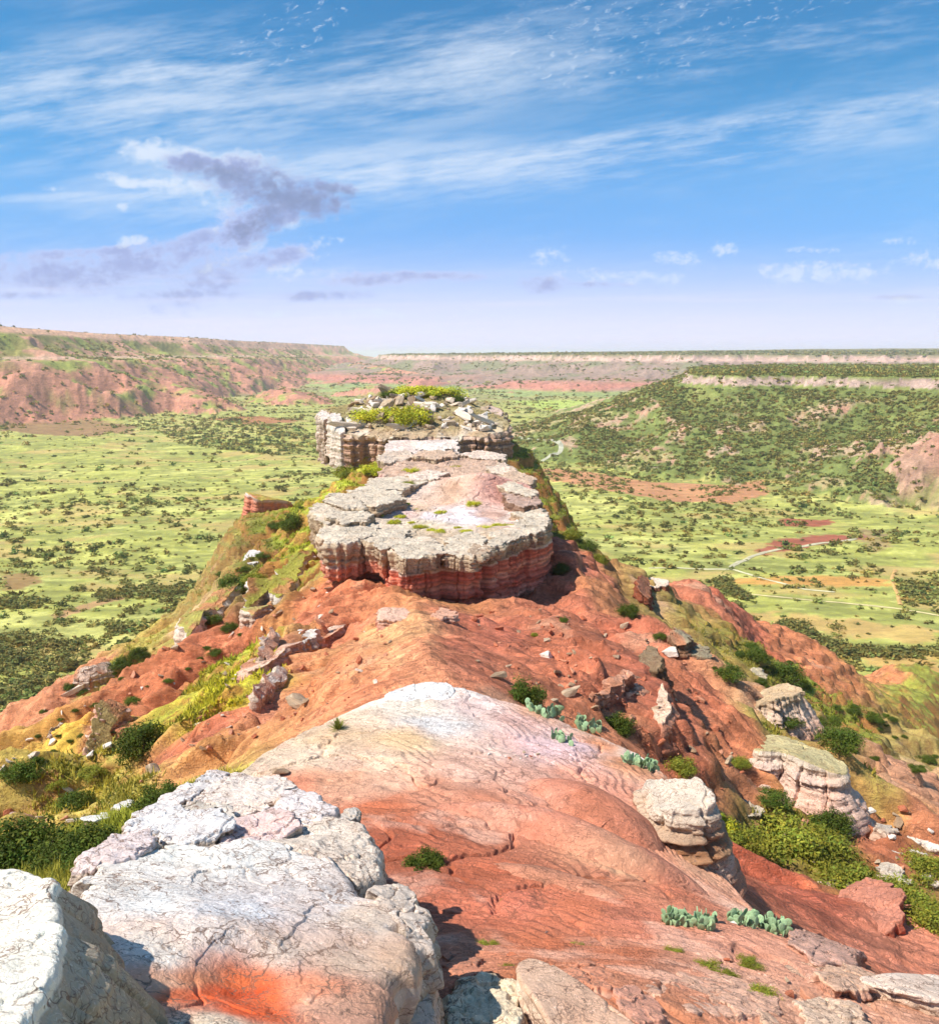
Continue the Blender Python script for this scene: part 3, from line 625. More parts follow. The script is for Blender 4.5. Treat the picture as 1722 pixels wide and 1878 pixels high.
# swelling flutes laid over the shelf
def flute(L, wd, ht, name, label, colr, seed):
    P = pts([l[:3] for l in L]); n = 160; t = np.linspace(0, len(P) - 1, n)
    c = np.stack([np.interp(t, range(len(P)), P[:, i]) for i in range(3)], -1)
    for _ in range(12): c[1:-1] = (c[:-2] + 2 * c[1:-1] + c[2:]) / 4
    tn = np.gradient(c[:, :2], axis=0); tn /= np.linalg.norm(tn, axis=1, keepdims=True); nr_ = np.stack([tn[:, 1], -tn[:, 0]], -1)
    m = 48; a = np.linspace(-1, 1, m); env = np.sqrt(np.clip(np.sin(np.pi * np.clip(np.linspace(0, 1, n), .0, 1)), 0, 1))
    X = c[:, 0][:, None] + nr_[:, 0][:, None] * a[None] * wd * env[:, None]; Y = c[:, 1][:, None] + nr_[:, 1][:, None] * a[None] * wd * env[:, None]
    g = SLABS[0][1](X, Y); Z = g - .25 + (np.cos(a * np.pi / 2) ** .8)[None] * ht * env[:, None] + .05 * fbm(X * 1.5, Y * 1.5, 4, seed)
    V = np.stack([X, Y, Z], -1).reshape(-1, 3); i = np.arange(n - 1)[:, None] * m + np.arange(m - 1)[None]
    Q = np.stack([i, i + 1, i + m + 1, i + m], -1).reshape(-1, 4)
    C = shelf_fn(V, np.full(len(V), -1.), None); C = C * .55 + alb(colr) * .45; C *= (1 + .2 * fbm(V[:, 0] * 2, V[:, 1] * 2, 3, seed + 1))[:, None]
    o = link(name, mesh_from(name, V - c[0], Q, np.clip(C, .01, .9)), M_SHELF, None, tuple(c[0])); tag(o, label, 'rock swell', None)
flute([(760,1480,20),(900,1500,19.8),(1010,1520,19.3),(1130,1560,18.4),(1230,1610,18),(1310,1660,17.6)], 1.15, .75, 'rock_swell', 'long rounded pink swell of rock running down the middle of the shelf', (228,150,122), 31)
flute([(860,1570,17),(960,1600,16.4),(1080,1640,15.8),(1180,1680,14.8)], .8, .5, 'rock_swell', 'shorter rounded swell of rock on the shelf above the cactus row', (224,168,136), 37)
flute([(960,1420,22.6),(1060,1460,21.8),(1150,1510,20.6),(1210,1560,19.6)], 1.6, .7, 'rock_swell', 'smooth red dome of rock high on the shelf beside the layered white rim', (214,134,104), 41)
slab('rim_ledge', 'layered white rim rock hanging at the right edge of the pink shelf', 'rock ledge', pts([(1175,1416,22.7),(1240,1420,22.3),(1288,1437,21.6),(1303,1462,21),(1288,1484,20.6),(1245,1484,20.6),(1198,1462,21.3)]) - np.array([[0,0,q] for q in (.3,.1,.0,0,0,.1,.3)]),
     2.6, None, nS=420, nT=50, nV=80, cell=1.3, crack=.06, layer=.16, strata=.16, jag=.10, lump=.05, top=(226,206,184), side=((0,(226,206,184)),(.2,(206,172,142)),(.38,(172,122,86)),(.5,(196,150,112)),(.62,(222,190,166)),(.8,(206,150,120)),(1,(206,140,108))), mat=M_NEAR, seed=47, flare=1.15, block=.12, bev=.05)
slab('layered_slab', 'low layered white slab at the far tip of the pink shelf', 'rock slab', pts([(706,1276,30.2),(735,1262,31),(790,1252,31.4),(826,1258,31.4),(838,1270,30.9),(825,1288,30),(755,1297,29.6)]) + [0,0,.12],
     .5, None, nS=260, nT=24, nV=24, bev=.08, cell=.9, crack=.04, layer=.12, strata=.12, jag=.05, lump=.03, top=(250,246,240), side=((0,(246,240,232)),(1,(226,206,190))), mat=M_NEAR, seed=48)
log('shelf')
# ---- white boulders in the foreground
b2col = [(150,1640,9,232,226,228),(300,1570,10.5,246,244,246),(430,1560,11,246,244,248),(560,1580,11,240,236,240),(300,1650,8.6,240,240,248),(450,1660,8.6,228,228,242),(600,1650,9.2,226,218,224),(680,1680,9,214,196,188),
 (300,1720,7.4,234,226,226),(400,1700,7.8,228,214,214),(500,1720,7.7,222,202,196),(620,1740,7.8,214,188,176),(700,1760,7.8,212,182,166),(300,1790,6.8,226,178,156),(360,1770,7,222,150,118),(430,1770,7.1,226,118,76),(440,1810,6.9,222,92,52),
 (400,1830,6.6,222,100,60),(500,1830,6.8,224,112,72),(520,1870,6.5,222,106,66),(560,1800,7.1,220,150,124),(620,1850,6.7,216,168,150),(330,1830,6.5,226,120,84),(300,1860,6.2,230,180,160),(400,1862,6.1,238,224,210),(440,1878,6,234,214,200),(470,1850,6.5,226,96,54),(690,1840,7,206,160,142),(360,1875,6,236,210,196)]
slab('boulder', 'huge smooth white boulder with an orange hollow in the foreground', 'boulder', pts([(135,1625,9),(165,1590,9.6),(270,1556,10.6),(370,1540,11.1),(470,1538,11.2),(560,1562,11),(632,1592,10.4),(668,1640,9.7),(712,1655,9.3),(748,1690,8.8),(764,1740,8.1),(744,1830,7.2),(706,1890,6.6),(600,2020,5.6),(420,2080,5.2),(300,2020,5.1),(210,1930,5.5),(120,1760,7)]),
     3.6, pts([(400,1700,7.9),(300,1780,6.95),(430,1810,7.12),(400,1865,6.15),(560,1800,7.2),(650,1740,8),(470,1640,9.3),(600,1870,6.5),(500,1850,6.75)]), nS=900, nT=240, nV=90, bev=.22, cell=1.0, crack=.03, layer=.3, strata=.12, jag=.13, lump=.036, block=.12, terr=.14,
     side=((0,(226,204,186)),(.2,(206,170,146)),(.5,(188,124,92)),(.75,(170,100,74)),(1,(170,96,70))), mat=M_NEAR, seed=51, bulge=.25, colfn=lambda V, kk, C: np.where((kk < 0)[:, None], idw(V, b2col, 1.8, .01) * [1.09, 1.03, .88], C), walk=True)
slab('boulder', 'white boulder with a brown shaded flank at the lower left corner', 'boulder', pts([(-260,1610,8),(-100,1598,7.8),(0,1595,7.5),(84,1598,7.2),(112,1650,6.5),(118,1720,5.7),(108,1800,5.05),(78,1880,4.5),(20,1990,4),(-200,2060,3.7),(-420,1900,4.4)]),
     3.2, pts([(30,1700,6.1),(-100,1750,5.6)]), nS=800, nT=140, nV=140, bev=.1, cell=.8, crack=.05, layer=.8, strata=.10, jag=.08, lump=.036, terr=.3, top=(254,244,224),
     side=((0,(206,186,160)),(.2,(196,170,140)),(1,(176,146,116))), mat=M_NEAR, seed=53, flare=.9, bulge=.35, walk=True)  # shade on the flank is put into the brown side colours
FB = [
 ('pale slab with a rounded pink edge at the left rim of the huge white boulder', [(138,1606,9.6),(150,1580,9.9),(205,1548,10.6),(268,1534,10.9),(284,1550,10.7),(240,1588,9.9),(165,1604,9.6)], .5, (238,216,208), .12),
 ('narrow white block wedged behind the huge boulder on its left side', [(222,1530,11.6),(285,1500,12.3),(330,1490,12.6),(350,1500,12.2),(330,1528,11.6),(262,1545,11.2)], .5, (242,234,228), .1),
 ('chunky white block just left of the grey jointed block', [(300,1535,11.4),(350,1502,12.1),(400,1500,12),(420,1525,11.5),(380,1548,11.1),(330,1556,11)], .4, (240,232,226), .1),
 ('large flat pinkish white slab carrying a small yucca', [(325,1497,13.1),(385,1455,14.2),(430,1438,14.8),(505,1436,15),(532,1452,14.5),(512,1478,13.7),(450,1502,13),(380,1508,12.8)], .55, (242,222,206), .08),
 ('long thin white slab along the grassy edge at the back of the boulder pile', [(262,1500,13),(320,1462,14),(392,1430,15.4),(412,1436,15.4),(400,1450,14.7),(340,1478,13.6),(290,1508,12.8)], .4, (240,228,220), .08),
 ('small reddish white stone at the top corner of the boulder pile', [(362,1452,14.8),(395,1428,15.6),(412,1426,15.8),(416,1436,15.4),(390,1454,14.8)], .45, (224,176,156), .1),
 ('pink streaked slab in front of the rounded white rock', [(392,1540,11.6),(412,1512,12.2),(470,1504,12.4),(536,1500,12.4),(548,1520,11.9),(520,1542,11.5),(470,1552,11.3),(410,1552,11.3)], .5, (238,206,196), .12),
 ('rounded white rock with curved cracks beside the red hollow', [(492,1500,12.7),(520,1470,13.4),(548,1459,13.7),(580,1466,13.6),(606,1492,12.9),(600,1510,12.5),(560,1532,12),(510,1530,11.9)], 1.0, (242,226,218), .3),
 ('grey jointed block standing between the white slabs', [(326,1513,12.5),(332,1488,13),(384,1486,13),(390,1508,12.5)], .8, (204,190,174), .04),
 ('small pale cube of stone right of the grey jointed block', [(394,1508,12.5),(398,1488,13),(428,1492,12.9),(426,1512,12.4)], .6, (226,214,200), .04),
 ('big rounded tan and white rock at the right shoulder of the huge boulder', [(498,1552,11.5),(530,1528,12.1),(580,1512,12.5),(636,1518,12.5),(676,1544,12),(688,1575,11.4),(684,1612,10.8),(650,1625,10.5),(600,1605,10.7),(550,1585,10.9)], 1.6, (232,212,192), .4),
 ('small flat grey stone beside the red hollow', [(606,1502,13.2),(648,1496,13.4),(652,1502,13.2),(640,1520,12.8),(612,1518,12.8)], .25, (214,200,186), .04),
 ('layered block hugging the right flank of the huge boulder', [(690,1640,9.9),(735,1640,10),(768,1665,9.6),(784,1700,9),(778,1740,8.4),(752,1750,8.2),(728,1700,8.8),(700,1665,9.3)], 1.8, (220,200,182), .25),
]
for q, (lb, L, th, c, bv) in enumerate(FB):
    P = pts(L); P[:, 2] += .12; cc_ = P.mean(0); P[:, :2] = cc_[:2] + (P[:, :2] - cc_[:2]) * 1.13
    slab('rock_block', lb, 'rock', P, th, None, nS=340, nT=50, nV=34, bev=bv * .35, cell=.5, crack=.05, layer=.10, strata=.05, jag=.09, lump=.036, block=.06, smooth=0, top=c, side=((0,(216,196,176)),(.5,(186,158,134)),(1,(170,134,108))), mat=M_NEAR, seed=60 + q, bulge=bv * .3)
# leaning slabs in the lower right foreground
slab('tilted_slab', 'long pinkish slab tilting out of the ground at the bottom edge', 'rock slab', pts([(948,1800,9.8),(972,1788,10),(1010,1805,9.7),(1120,1878,8.9),(1200,1960,8.2),(1040,1990,7.9),(985,1880,8.6),(950,1835,9.2)]) + [0,0,.3], .8, None, nS=260, nT=40, nV=20, bev=.06, cell=1.2, crack=.03, layer=.12, strata=.04, jag=.03, lump=.02,
     top=(232,190,160), side=((0,(232,206,180)),(1,(200,140,110))), mat=M_NEAR, seed=81)
slab('broken_rock', 'rough cream coloured broken rock left of the long tilting slab', 'rock', pts([(812,1862,9),(850,1828,9.5),(890,1812,9.8),(925,1822,9.6),(955,1830,9.4),(970,1850,9),(960,1900,8.4),(880,1920,8.2),(820,1900,8.4)]) + [0,0,.25], .8, None, nS=260, nT=50, nV=20, bev=.1, cell=.5, crack=.08, layer=.12, strata=.06, jag=.10, lump=.09,
     top=(240,218,184), side=((0,(226,196,160)),(1,(190,130,96))), mat=M_NEAR, seed=83)
slab('flat_outcrop', 'wide flat cracked outcrop in the bottom right corner', 'rock outcrop', pts([(1390,1790,12.4),(1480,1772,12.9),(1600,1800,12.7),(1722,1840,12.2),(1900,1930,11),(1700,1990,9.6),(1500,1960,9.2),(1380,1880,10)]) + [0,0,.18], .9, None, nS=420, nT=90, nV=16, bev=.08, cell=.9, crack=.10, layer=.12, strata=.05, jag=.10, lump=.05,
     top=(222,180,150), side=((0,(214,170,140)),(1,(190,120,92))), mat=M_NEAR, seed=85)
slab('thin_slab', 'pale flat slab lying on top of the outcrop at the right frame edge', 'rock slab', pts([(1560,1842,12),(1620,1830,12.3),(1722,1832,12.5),(1840,1850,12.4),(1800,1900,11.2),(1640,1870,11.4)]) + [0,0,.5], .3, None, nS=240, nT=30, nV=14, bev=.05, cell=1.4, crack=.03, layer=.09, strata=.04, jag=.04, lump=.02,
     top=(240,214,192), side=((0,(232,206,184)),(1,(200,160,130))), mat=M_NEAR, seed=86)
log('foreground')
# ---- first butte
Z1 = -21.3
P1 = ptsz([(600,962),(590,935),(640,908),(680,890),(700,866),(780,858),(905,862),(950,880),(984,903),(992,925),(1006,948),(1004,969),(950,983),(900,1000),(864,1013),(811,1012),(738,1021),(717,1005),(700,992),(640,985)], Z1)
bc = [(738,1021),(800,1000)]
plat_col = [(740,930,232,200,190),(700,960,226,204,180),(800,940,244,226,222),(860,950,244,232,234),(930,950,232,210,196),(800,980,216,190,160),(900,980,212,186,158),(960,960,216,176,156),(840,900,238,200,176),(880,890,230,176,156),(920,910,226,166,148),
 (960,920,226,172,156),(760,900,232,206,188),(720,880,234,208,196),(800,872,234,204,190),(880,868,236,214,200),(690,920,214,206,150),(770,960,226,206,176),(830,905,206,168,140),(760,925,214,184,156),(900,945,212,170,150),(850,890,214,160,136)]
pc = np.array(plat_col, float); pcp = ptz(pc[:, 0], pc[:, 1], Z1)[:, :2]; pcc = alb(pc[:, 2:])
def butte_fn(V, kk, C):
    wx = V[:, 0] + 1.2 * fbm(V[:, 0] / 4, V[:, 1] / 4, 4, 931); wy = V[:, 1] + 2 * fbm(V[:, 0] / 4, V[:, 1] / 4, 4, 937)
    w = 1 / (((wx[:, None] - pcp[None, :, 0]) ** 2 + .25 * (wy[:, None] - pcp[None, :, 1]) ** 2) + .6) ** 2
    T_ = (w @ pcc) / w.sum(1, keepdims=True) * (1 + .2 * fbm(V[:, 0] / 1.2, V[:, 1] / 3, 4, 941))[:, None]
    dep = (Z1 - V[:, 2]) + .25 * fbm(V[:, 0] / 3, V[:, 1] / 3, 3, 943)
    ks = [0, 1.7, 2.0, 2.2, 2.4, 3.2, 4.0, 5.0, 6.2, 7.4, 9]
    cs = alb(np.array([(196,172,142),(184,158,128),(196,168,140),(236,206,186),(206,112,88),(214,118,92),(230,156,126),(206,108,84),(214,120,94),(230,158,130),(210,120,92)]))
    S = np.stack([np.interp(dep, ks, cs[:, i]) for i in range(3)], -1); S = S * (1 + .26 * np.sin(V[:, 2] * 11 + 2 * fbm(V[:, 0] / 2, V[:, 1] / 2, 3, 947)) * (dep > 2.6))[:, None]
    return np.where((kk < 0)[:, None], T_, S * np.where(dep > 2.5, 1.18, 1.)[:, None])
notch = [(*ptz(893, 1004, Z1)[:2], .55, 3.2), (*ptz(812, 1012, Z1)[:2], .45, .8), (*ptz(765, 1018, Z1)[:2], .22, .2), (*ptz(955, 980, Z1)[:2], .3, .3), (*ptz(850, 1013, Z1)[:2], .25, .3)]
thk = np.full(1400, 11.)
slab('butte', 'nearer flat topped butte with a pale caprock over banded red cliff', 'butte', P1, thk, np.vstack([pt(876, 870, 124), pt(905, 893, 122), pt(860, 893, 121), ptz(828, 912, Z1), ptz(925, 915, Z1), ptz(880, 925, Z1), ptz(850, 878, Z1 - .2), ptz(905, 877, Z1 - .2), ptz(800, 950, Z1 - .3), ptz(750, 900, Z1 + .2)]), nS=1400, nT=190, nV=110, bev=.14, cell=2.6, crack=.2, layer=.6, strata=.26,
     jag=.22, lump=.17, block=.45, terr=.9, mat=M_BUTTE, seed=91, colfn=butte_fn, notch=notch, walk=True, undercut=.15)
def capblock(name, label, L, z, th, seed, top=(222,204,180), side=None, nS=300, nV=40, **k):
    P = ptsz(L, z) if len(L[0]) == 2 else pts(L)
    P[:, 2] += k.pop('dz', 0)
    a = dict(nS=nS, nT=44, nV=nV, bev=.09, cell=1.5, crack=.14, layer=.42, strata=.17, jag=.2, lump=.11, block=.42, smooth=0, terr=.9, mat=M_BUTTE, top=top, side=side or ((0,(214,192,164)),(.12,(200,176,146)),(.6,(190,164,134)),(1,(180,146,120))))
    a.update(k); return slab(name, label, 'rock', P, th, None, seed=seed, **a)
capblock('caprock_block', 'rounded caprock block at the front left corner of the nearer butte', [(581,984),(590,968),(612,957),(652,953),(694,962),(697,974),(668,986),(634,996),(600,996)], -20.9, 4.6, 101, side=((0,(210,186,156)),(.55,(186,158,130)),(.62,(236,212,192)),(.68,(226,150,122)),(1,(224,140,110))), undercut=.6)
capblock('caprock_block', 'smaller overhanging caprock block in the notch of the nearer butte', [(670,990),(678,978),(700,970),(745,970),(750,985),(730,1001),(700,1004)], -21.0, 3.6, 103, side=((0,(206,182,152)),(.55,(186,158,130)),(.7,(226,148,120)),(1,(224,140,110))), undercut=.5)
capblock('caprock_block', 'tall block on the far left of the nearer butte with a bright white edge', [(569,930),(580,922),(618,927),(668,934),(668,944),(620,950),(600,958),(577,950)], -20.6, 4.4, 105, undercut=.3)
capblock('caprock_block', 'long low caprock slab lying behind the front left blocks of the butte', [(604,948),(616,938),(664,936),(684,942),(670,955),(630,958)], -20.3, 1.4, 107, nV=20)
capblock('caprock_block', 'pointed pale slab at the left rear rim of the nearer butte', [(594,919),(612,903),(642,904),(662,920),(668,930),(630,929)], -20.1, 1.6, 109, nV=20)
capblock('caprock_block', 'flat slab behind the pointed slab on the left rim of the butte', [(640,899),(668,892),(732,902),(742,912),(690,928),(664,922)], -20.2, 1.5, 111, nV=20)
capblock('caprock_block', 'pale block at the rear left shoulder of the nearer butte', [(671,889),(680,877),(735,874),(790,870),(780,884),(740,896),(690,899)], -20.2, 2.2, 113, nV=24)
capblock('caprock_block', 'dark jointed rock at the right rear corner of the nearer butte', [(925,905),(940,893),(975,898),(988,910),(986,926),(960,930),(936,920)], -20.0, 2.6, 115, top=(196,164,146), side=((0,(150,118,96)),(1,(150,110,88))), nV=24)
capblock('caprock_block', 'thin pale slab sticking out at the right rim of the butte', [(905,888),(930,880),(960,888),(985,902),(975,910),(935,900)], -19.6, .8, 117, nV=14)
capblock('caprock_block', 'small log shaped stone jutting from the front rim above the tall crack', [(862,1008),(866,998),(892,996),(900,1004),(895,1012),(868,1018)], -20.9, .8, 119, top=(196,170,144), nV=16, nS=140, bulge=.2)
capblock('caprock_block', 'left block of the front rim of the nearer butte, with a white corner', [(716,1005),(738,1023),(775,1019),(811,1013),(814,998),(790,984),(742,986)], -20.95, 1.7, 122, nS=420)
capblock('caprock_block', 'middle block of the front rim of the nearer butte', [(817,1012),(864,1018),(889,1004),(888,984),(850,974),(820,988)], -21.02, 1.6, 124, nS=420)
capblock('caprock_block', 'long right block of the front rim of the nearer butte, beyond the tall crack', [(899,1001),(950,985),(1004,970),(1008,950),(975,948),(905,974)], -20.9, 1.7, 126, nS=460)
capblock('caprock_block', 'thin shattered slab near the right rear rim of the nearer butte', [(945,940),(975,928),(1004,940),(1004,955),(970,958)], -20.7, .9, 128, nV=14)
# ---- ledge between the two buttes
capblock('linking_ledge', 'pale pinkish ledge that links the two buttes', [(700,862,150),(704,846,158),(745,838,163),(820,836,166),(900,842,162),(925,856,150),(935,868,142),(880,876,136),(780,876,136),(706,874,140)], 0, 5.5, 121, top=(212,178,154), side=((0,(226,190,176)),(1,(206,150,130))), nS=520, nV=40, cell=1.6, block=.7, lump=.26, jag=.5, terr=.9)
capblock('linking_ledge', 'stepped thin slab on the right side between the two buttes', [(850,850,158),(905,846,160),(922,853,156),(920,862,150),(870,860,151)], 0, 1.6, 123, nV=20)
for q_, (lb_, L_) in enumerate([
 ('leftmost thin step of rock where the two buttes join', [(690,850,157),(702,838,162),(745,834,165),(762,842,162),(740,852,158),(705,858,154)]),
 ('middle thin step of rock where the two buttes join', [(755,846,160),(775,836,165),(830,838,164),(842,846,160),(800,853,157)]),
 ('right hand thin step of rock where the two buttes join', [(838,842,163),(880,835,166),(925,842,163),(928,852,159),(880,850,159)]),
 ('narrow pale shelf stepping down the right edge behind the nearer butte', [(893,868,144),(925,860,148),(948,872,143),(940,882,139),(905,880,140)]),
 ('long thin ledge low on the right behind the pink mound', [(905,884,135),(950,874,139),(985,888,134),(975,898,130),(925,894,131)]),
 ('small stepped slab left of the pink mound', [(745,884,134),(790,874,139),(820,880,136),(800,892,131),(760,896,130)])]):
    capblock('rock_step', lb_, L_, 0, 1.3, 261 + q_, nS=260, nV=18, top=((226,204,182), (214,184,158), (236,212,192))[q_ % 3], dz=1.0 + .25 * (q_ % 2), cell=1.1)
# ---- second butte
P2 = pts([(639,794,183),(700,802,180),(770,803,179.5),(836,803,180),(904,797,181),(926,786,184),(930,768,194),(919,750,205),(884,734,216),(832,720,224),(760,713,226),(690,721,222),(630,742,212),(588,752,204),(606,759,196),(618,775,189)])
def b2fn(V, kk, C):
    n = fbm(V[:, 0] / 3, V[:, 1] / 5, 4, 951); T_ = np.tile(alb((200,172,140)), (len(V), 1)); T_ += (alb((236,214,190)) - T_) * sstep(-.1, .4, n)[:, None]
    gr = sstep(-19.2, -13.5, V[:, 2] + 1.5 * fbm(V[:, 0] / 4, V[:, 1] / 4, 3, 953)); T_ += (alb((150,138,76)) - T_) * (gr * .75)[:, None]
    return np.where((kk < 0)[:, None], T_, C * np.array([1.02, .98, .95]))
slab('butte', 'farther butte with a rubble covered dome and yellow green bushes on top', 'butte', P2, 7.5, pts([(770,716,219),(700,745,203),(850,745,204),(770,750,197),(640,775,190),(770,785,186),(890,770,190)]), nS=1100, nT=150, nV=90, bev=.15, cell=3.4, crack=.6, layer=.8, strata=.5, jag=.5, lump=.34, block=1.1, smooth=0, mat=M_BUTTE, seed=131,
     side=((0,(216,186,162)),(.3,(200,164,140)),(1,(186,146,122))), colfn=b2fn, walk=True)
capblock('caprock_block', 'stacked slab at the foot of the farther butte, lowest and widest of three', [(704,824,168),(712,808,175),(838,806,176),(842,830,168),(790,838,165),(716,838,165)], 0, 3.4, 133, top=(236,214,200), side=((0,(196,164,138)),(1,(176,140,116))), cell=2.6, crack=.3)
capblock('caprock_block', 'middle slab of the stack at the foot of the farther butte', [(760,822,169),(766,812,172),(822,812,172),(828,822,169),(790,828,167)], 0, 1.6, 135, top=(244,230,216), nV=20, nS=200)
capblock('caprock_block', 'lowest right slab of the stack at the foot of the farther butte', [(782,832,163),(790,824,166),(832,828,164),(840,836,162),(800,840,161)], 0, 1.4, 137, top=(244,232,220), nV=20, nS=200)
capblock('rock_pillar', 'leaning white rock pillar at the left end of the farther butte', [(604,762,190),(608,756,193),(622,758,192),(632,790,184),(624,796,183),(612,780,187)], 0, 9, 139, top=(240,226,212), side=((0,(240,224,208)),(1,(226,204,184))), nV=50, nS=160, flare=.8)
capblock('rock_pillar', 'ragged pale rock tower hanging on the far left corner of the butte', [(583,760,200),(590,752,204),(604,754,202),(606,764,197),(594,770,195)], 0, 11, 141, top=(230,214,200), side=((0,(226,206,186)),(1,(214,186,164))), nV=60, nS=160, strata=.7, layer=1.6)
capblock('caprock_block', 'pale overhanging corner block at the right end of the farther butte', [(880,752,200),(900,744,206),(920,750,205),(922,764,196),(900,770,193),(884,764,196)], 0, 4, 143, top=(226,196,176), side=((0,(186,146,120)),(1,(170,130,106))), nV=30, nS=180)
log('buttes')
# ---- ledges on the flanks
def ledge(label, L, th, seed, top=(236,222,206), side=((0,(228,206,184)),(1,(200,150,122))), dz=0., drape=None, by=None, **k):
    L = np.array(L, float); h = at_many([(L[:, 0].mean(), by or L[:, 1].max() + 2)], False)[0]; L[:, 2] = h[1] + (L[:, 2] - L[:, 2].min()) * h[1] / L[:, 2].min()
    P = pts(L); P[:, 2] += dz * .5
    if by: P[:, 2] -= .7 * (P[:, 0].max() - P[:, 0]) / np.ptp(P[:, 0]) * min(1., th / 4)
    if drape:
        G = at_many(L[:, :2], False); far = np.linalg.norm(G, axis=1) > 1.25 * h[1]; P = pt(L[:, 0], L[:, 1], h[1] + (L[:, 1].max() - L[:, 1]) * h[1] * .0035); P[:, 2] = terrain(P[:, 0], P[:, 1]); P = np.where(far[:, None], P, G); t = (P[:, 0] - P[:, 0].min()) / np.ptp(P[:, 0]); P[:, 2] += 1.35 * (drape[0] * (1 - t) + drape[1] * t); sd_ = seed
        k.setdefault('flare', .45 * th * .35)
        k['colfn'] = lambda V, kk, C: np.where((kk < 0)[:, None], C + (alb((206, 136, 98)) - C) * (sstep(-.1, .3, fbm(V[:, 0] / 2.2 + sd_, V[:, 1] / 2.2, 4, sd_)) * .8)[:, None] * (1 + .3 * fbm(V[:, 0] / .6, V[:, 1] / .6, 3, sd_))[:, None], C)
    a = dict(nS=360, nT=34, nV=44, bev=.07, cell=1.4, crack=.16, layer=.34, strata=.2, jag=.2, lump=.09, block=.25, mat=M_BUTTE, top=top, side=side); a.update(k)
    slab('rock_ledge', label, 'rock ledge', P, th, None, seed=seed, **a)
ledge('brick red jointed ledge standing out on the left flank below the farther butte', [(448,938,188),(478,905,198),(520,876,206),(560,848,214),(590,828,220),(586,842,214),(560,868,205),(530,900,196),(505,935,187),(478,944,185)], 7.5, 151, top=(196,176,88), side=((0,(232,214,200)),(.12,(216,140,110)),(.5,(222,138,112)),(1,(214,120,92))), crack=.3, cell=2.6, drape=(3.5, 1.), jag=.3)
ledge('black and white overhanging rock on the yellow left slope', [(448,1018,152),(458,1008,155),(478,1010,154),(482,1022,151),(470,1034,148),(452,1034,148)], 5, 153, top=(240,232,224), side=((0,(232,222,210)),(.4,(150,130,110)),(1,(120,100,84))), nS=180)
ledge('white layered ledge at the head of the red fluted gully on the left', [(326,1132,146),(340,1112,152),(385,1090,158),(440,1062,164),(462,1052,166),(440,1082,158),(400,1108,150),(372,1128,145),(345,1150,141)], 6.5, 155, top=(176,166,86), side=((0,(240,224,206)),(.3,(226,196,170)),(.5,(240,214,190)),(1,(206,120,86))), layer=.5, strata=.3, drape=(4., .8), jag=.3)
ledge('white edged rock fin left of the nearer butte', [(447,1096,112),(470,1082,116),(520,1058,120),(575,1030,124),(566,1046,119),(520,1082,112),(480,1112,106),(456,1116,106)], 5, 157, top=(180,176,80), side=((0,(240,228,214)),(.25,(220,196,168)),(1,(210,136,100))), drape=(3., .8), jag=.3)
ledge('small jointed block on the red slope below the nearer butte', [(532,1180,74),(545,1162,77),(578,1160,77),(584,1168,75),(560,1184,73.5),(538,1196,72)], 1.9, 159, top=(240,226,212), side=((0,(236,218,202)),(1,(170,140,116))), nS=160, nV=20, cell=1, dz=.6)
ledge('upright white slab leaning beside the yellow grass patch', [(462,1290,60),(480,1262,63),(505,1232,66),(514,1236,65.5),(500,1262,62.5),(478,1290,59.5)], 1.5, 161, top=(240,230,220), nS=160, nV=16, dz=.6)
ledge('pale spine of rock along the red slope left of the cone', [(440,1240,60),(520,1200,66),(600,1170,72),(668,1140,79),(660,1150,77),(600,1180,70),(520,1214,64),(455,1250,58.5)], 1.2, 163, top=(238,196,170), side=((0,(236,200,176)),(1,(206,120,90))), nS=300, nV=16, dz=.4, drape=(.7, .25), jag=.3)
ledge('square pinkish rock outcrop high on the right slope', [(1372,1282,78),(1405,1262,81),(1440,1258,81),(1470,1268,79),(1469,1275,77),(1425,1279,75),(1384,1288,75)], 4.5, 165, by=1325, flare=2.8, top=(222,190,150), side=((0,(206,176,140)),(.4,(240,206,182)),(1,(226,160,126))), dz=.8)
ledge('large pink and grey layered cliff block on the right slope', [(1362,1362,66),(1400,1346,69),(1440,1350,68.5),(1480,1372,66),(1524,1392,64),(1546,1412,62),(1540,1426,60.5),(1490,1404,61),(1440,1380,62.5),(1395,1370,63)], 7.0, 167, by=1480, flare=3.8, top=(206,190,140), side=((0,(226,206,182)),(.15,(240,204,184)),(.5,(236,190,166)),(.8,(240,214,196)),(1,(214,134,100))), nS=520, nV=80, layer=.45, strata=.28, cell=2, crack=.16, dz=.8)
ledge('dark grey boulder behind the right rim of the pink shelf', [(1222,1445,39),(1240,1428,40.5),(1275,1436,40),(1292,1452,38.8),(1284,1470,37.6),(1240,1468,37.6)], 2.6, 169, by=1486, flare=.8, top=(176,158,130), side=((0,(140,116,90)),(1,(110,86,66))), nS=160, nV=24, dz=.3, cell=1.1)
ledge('flat grey slab below the big pink cliff block', [(1336,1484,45),(1350,1466,46.5),(1384,1474,46),(1410,1492,44.8),(1400,1508,43.8),(1362,1498,44.2)], 1.4, 171, by=1514, top=(206,188,162), side=((0,(150,120,94)),(1,(116,86,66))), nS=160, nV=16, dz=.5)
ledge('long thin slab pointing down slope under the cliff block', [(1416,1484,46),(1428,1476,46.8),(1462,1500,45.2),(1476,1514,44),(1462,1518,43.6),(1430,1500,44.8)], .7, 173, top=(226,206,182), nS=140, nV=12, dz=.4)
ledge('big layered grey and white boulder near the right frame edge', [(1622,1575,44),(1650,1556,45.5),(1690,1568,45),(1712,1592,43.2),(1704,1612,42),(1650,1602,42.4)], 2.4, 175, by=1614, flare=.8, top=(232,218,198), side=((0,(214,196,172)),(1,(150,122,98))), nS=220, nV=30, dz=.7, layer=.2, strata=.16)
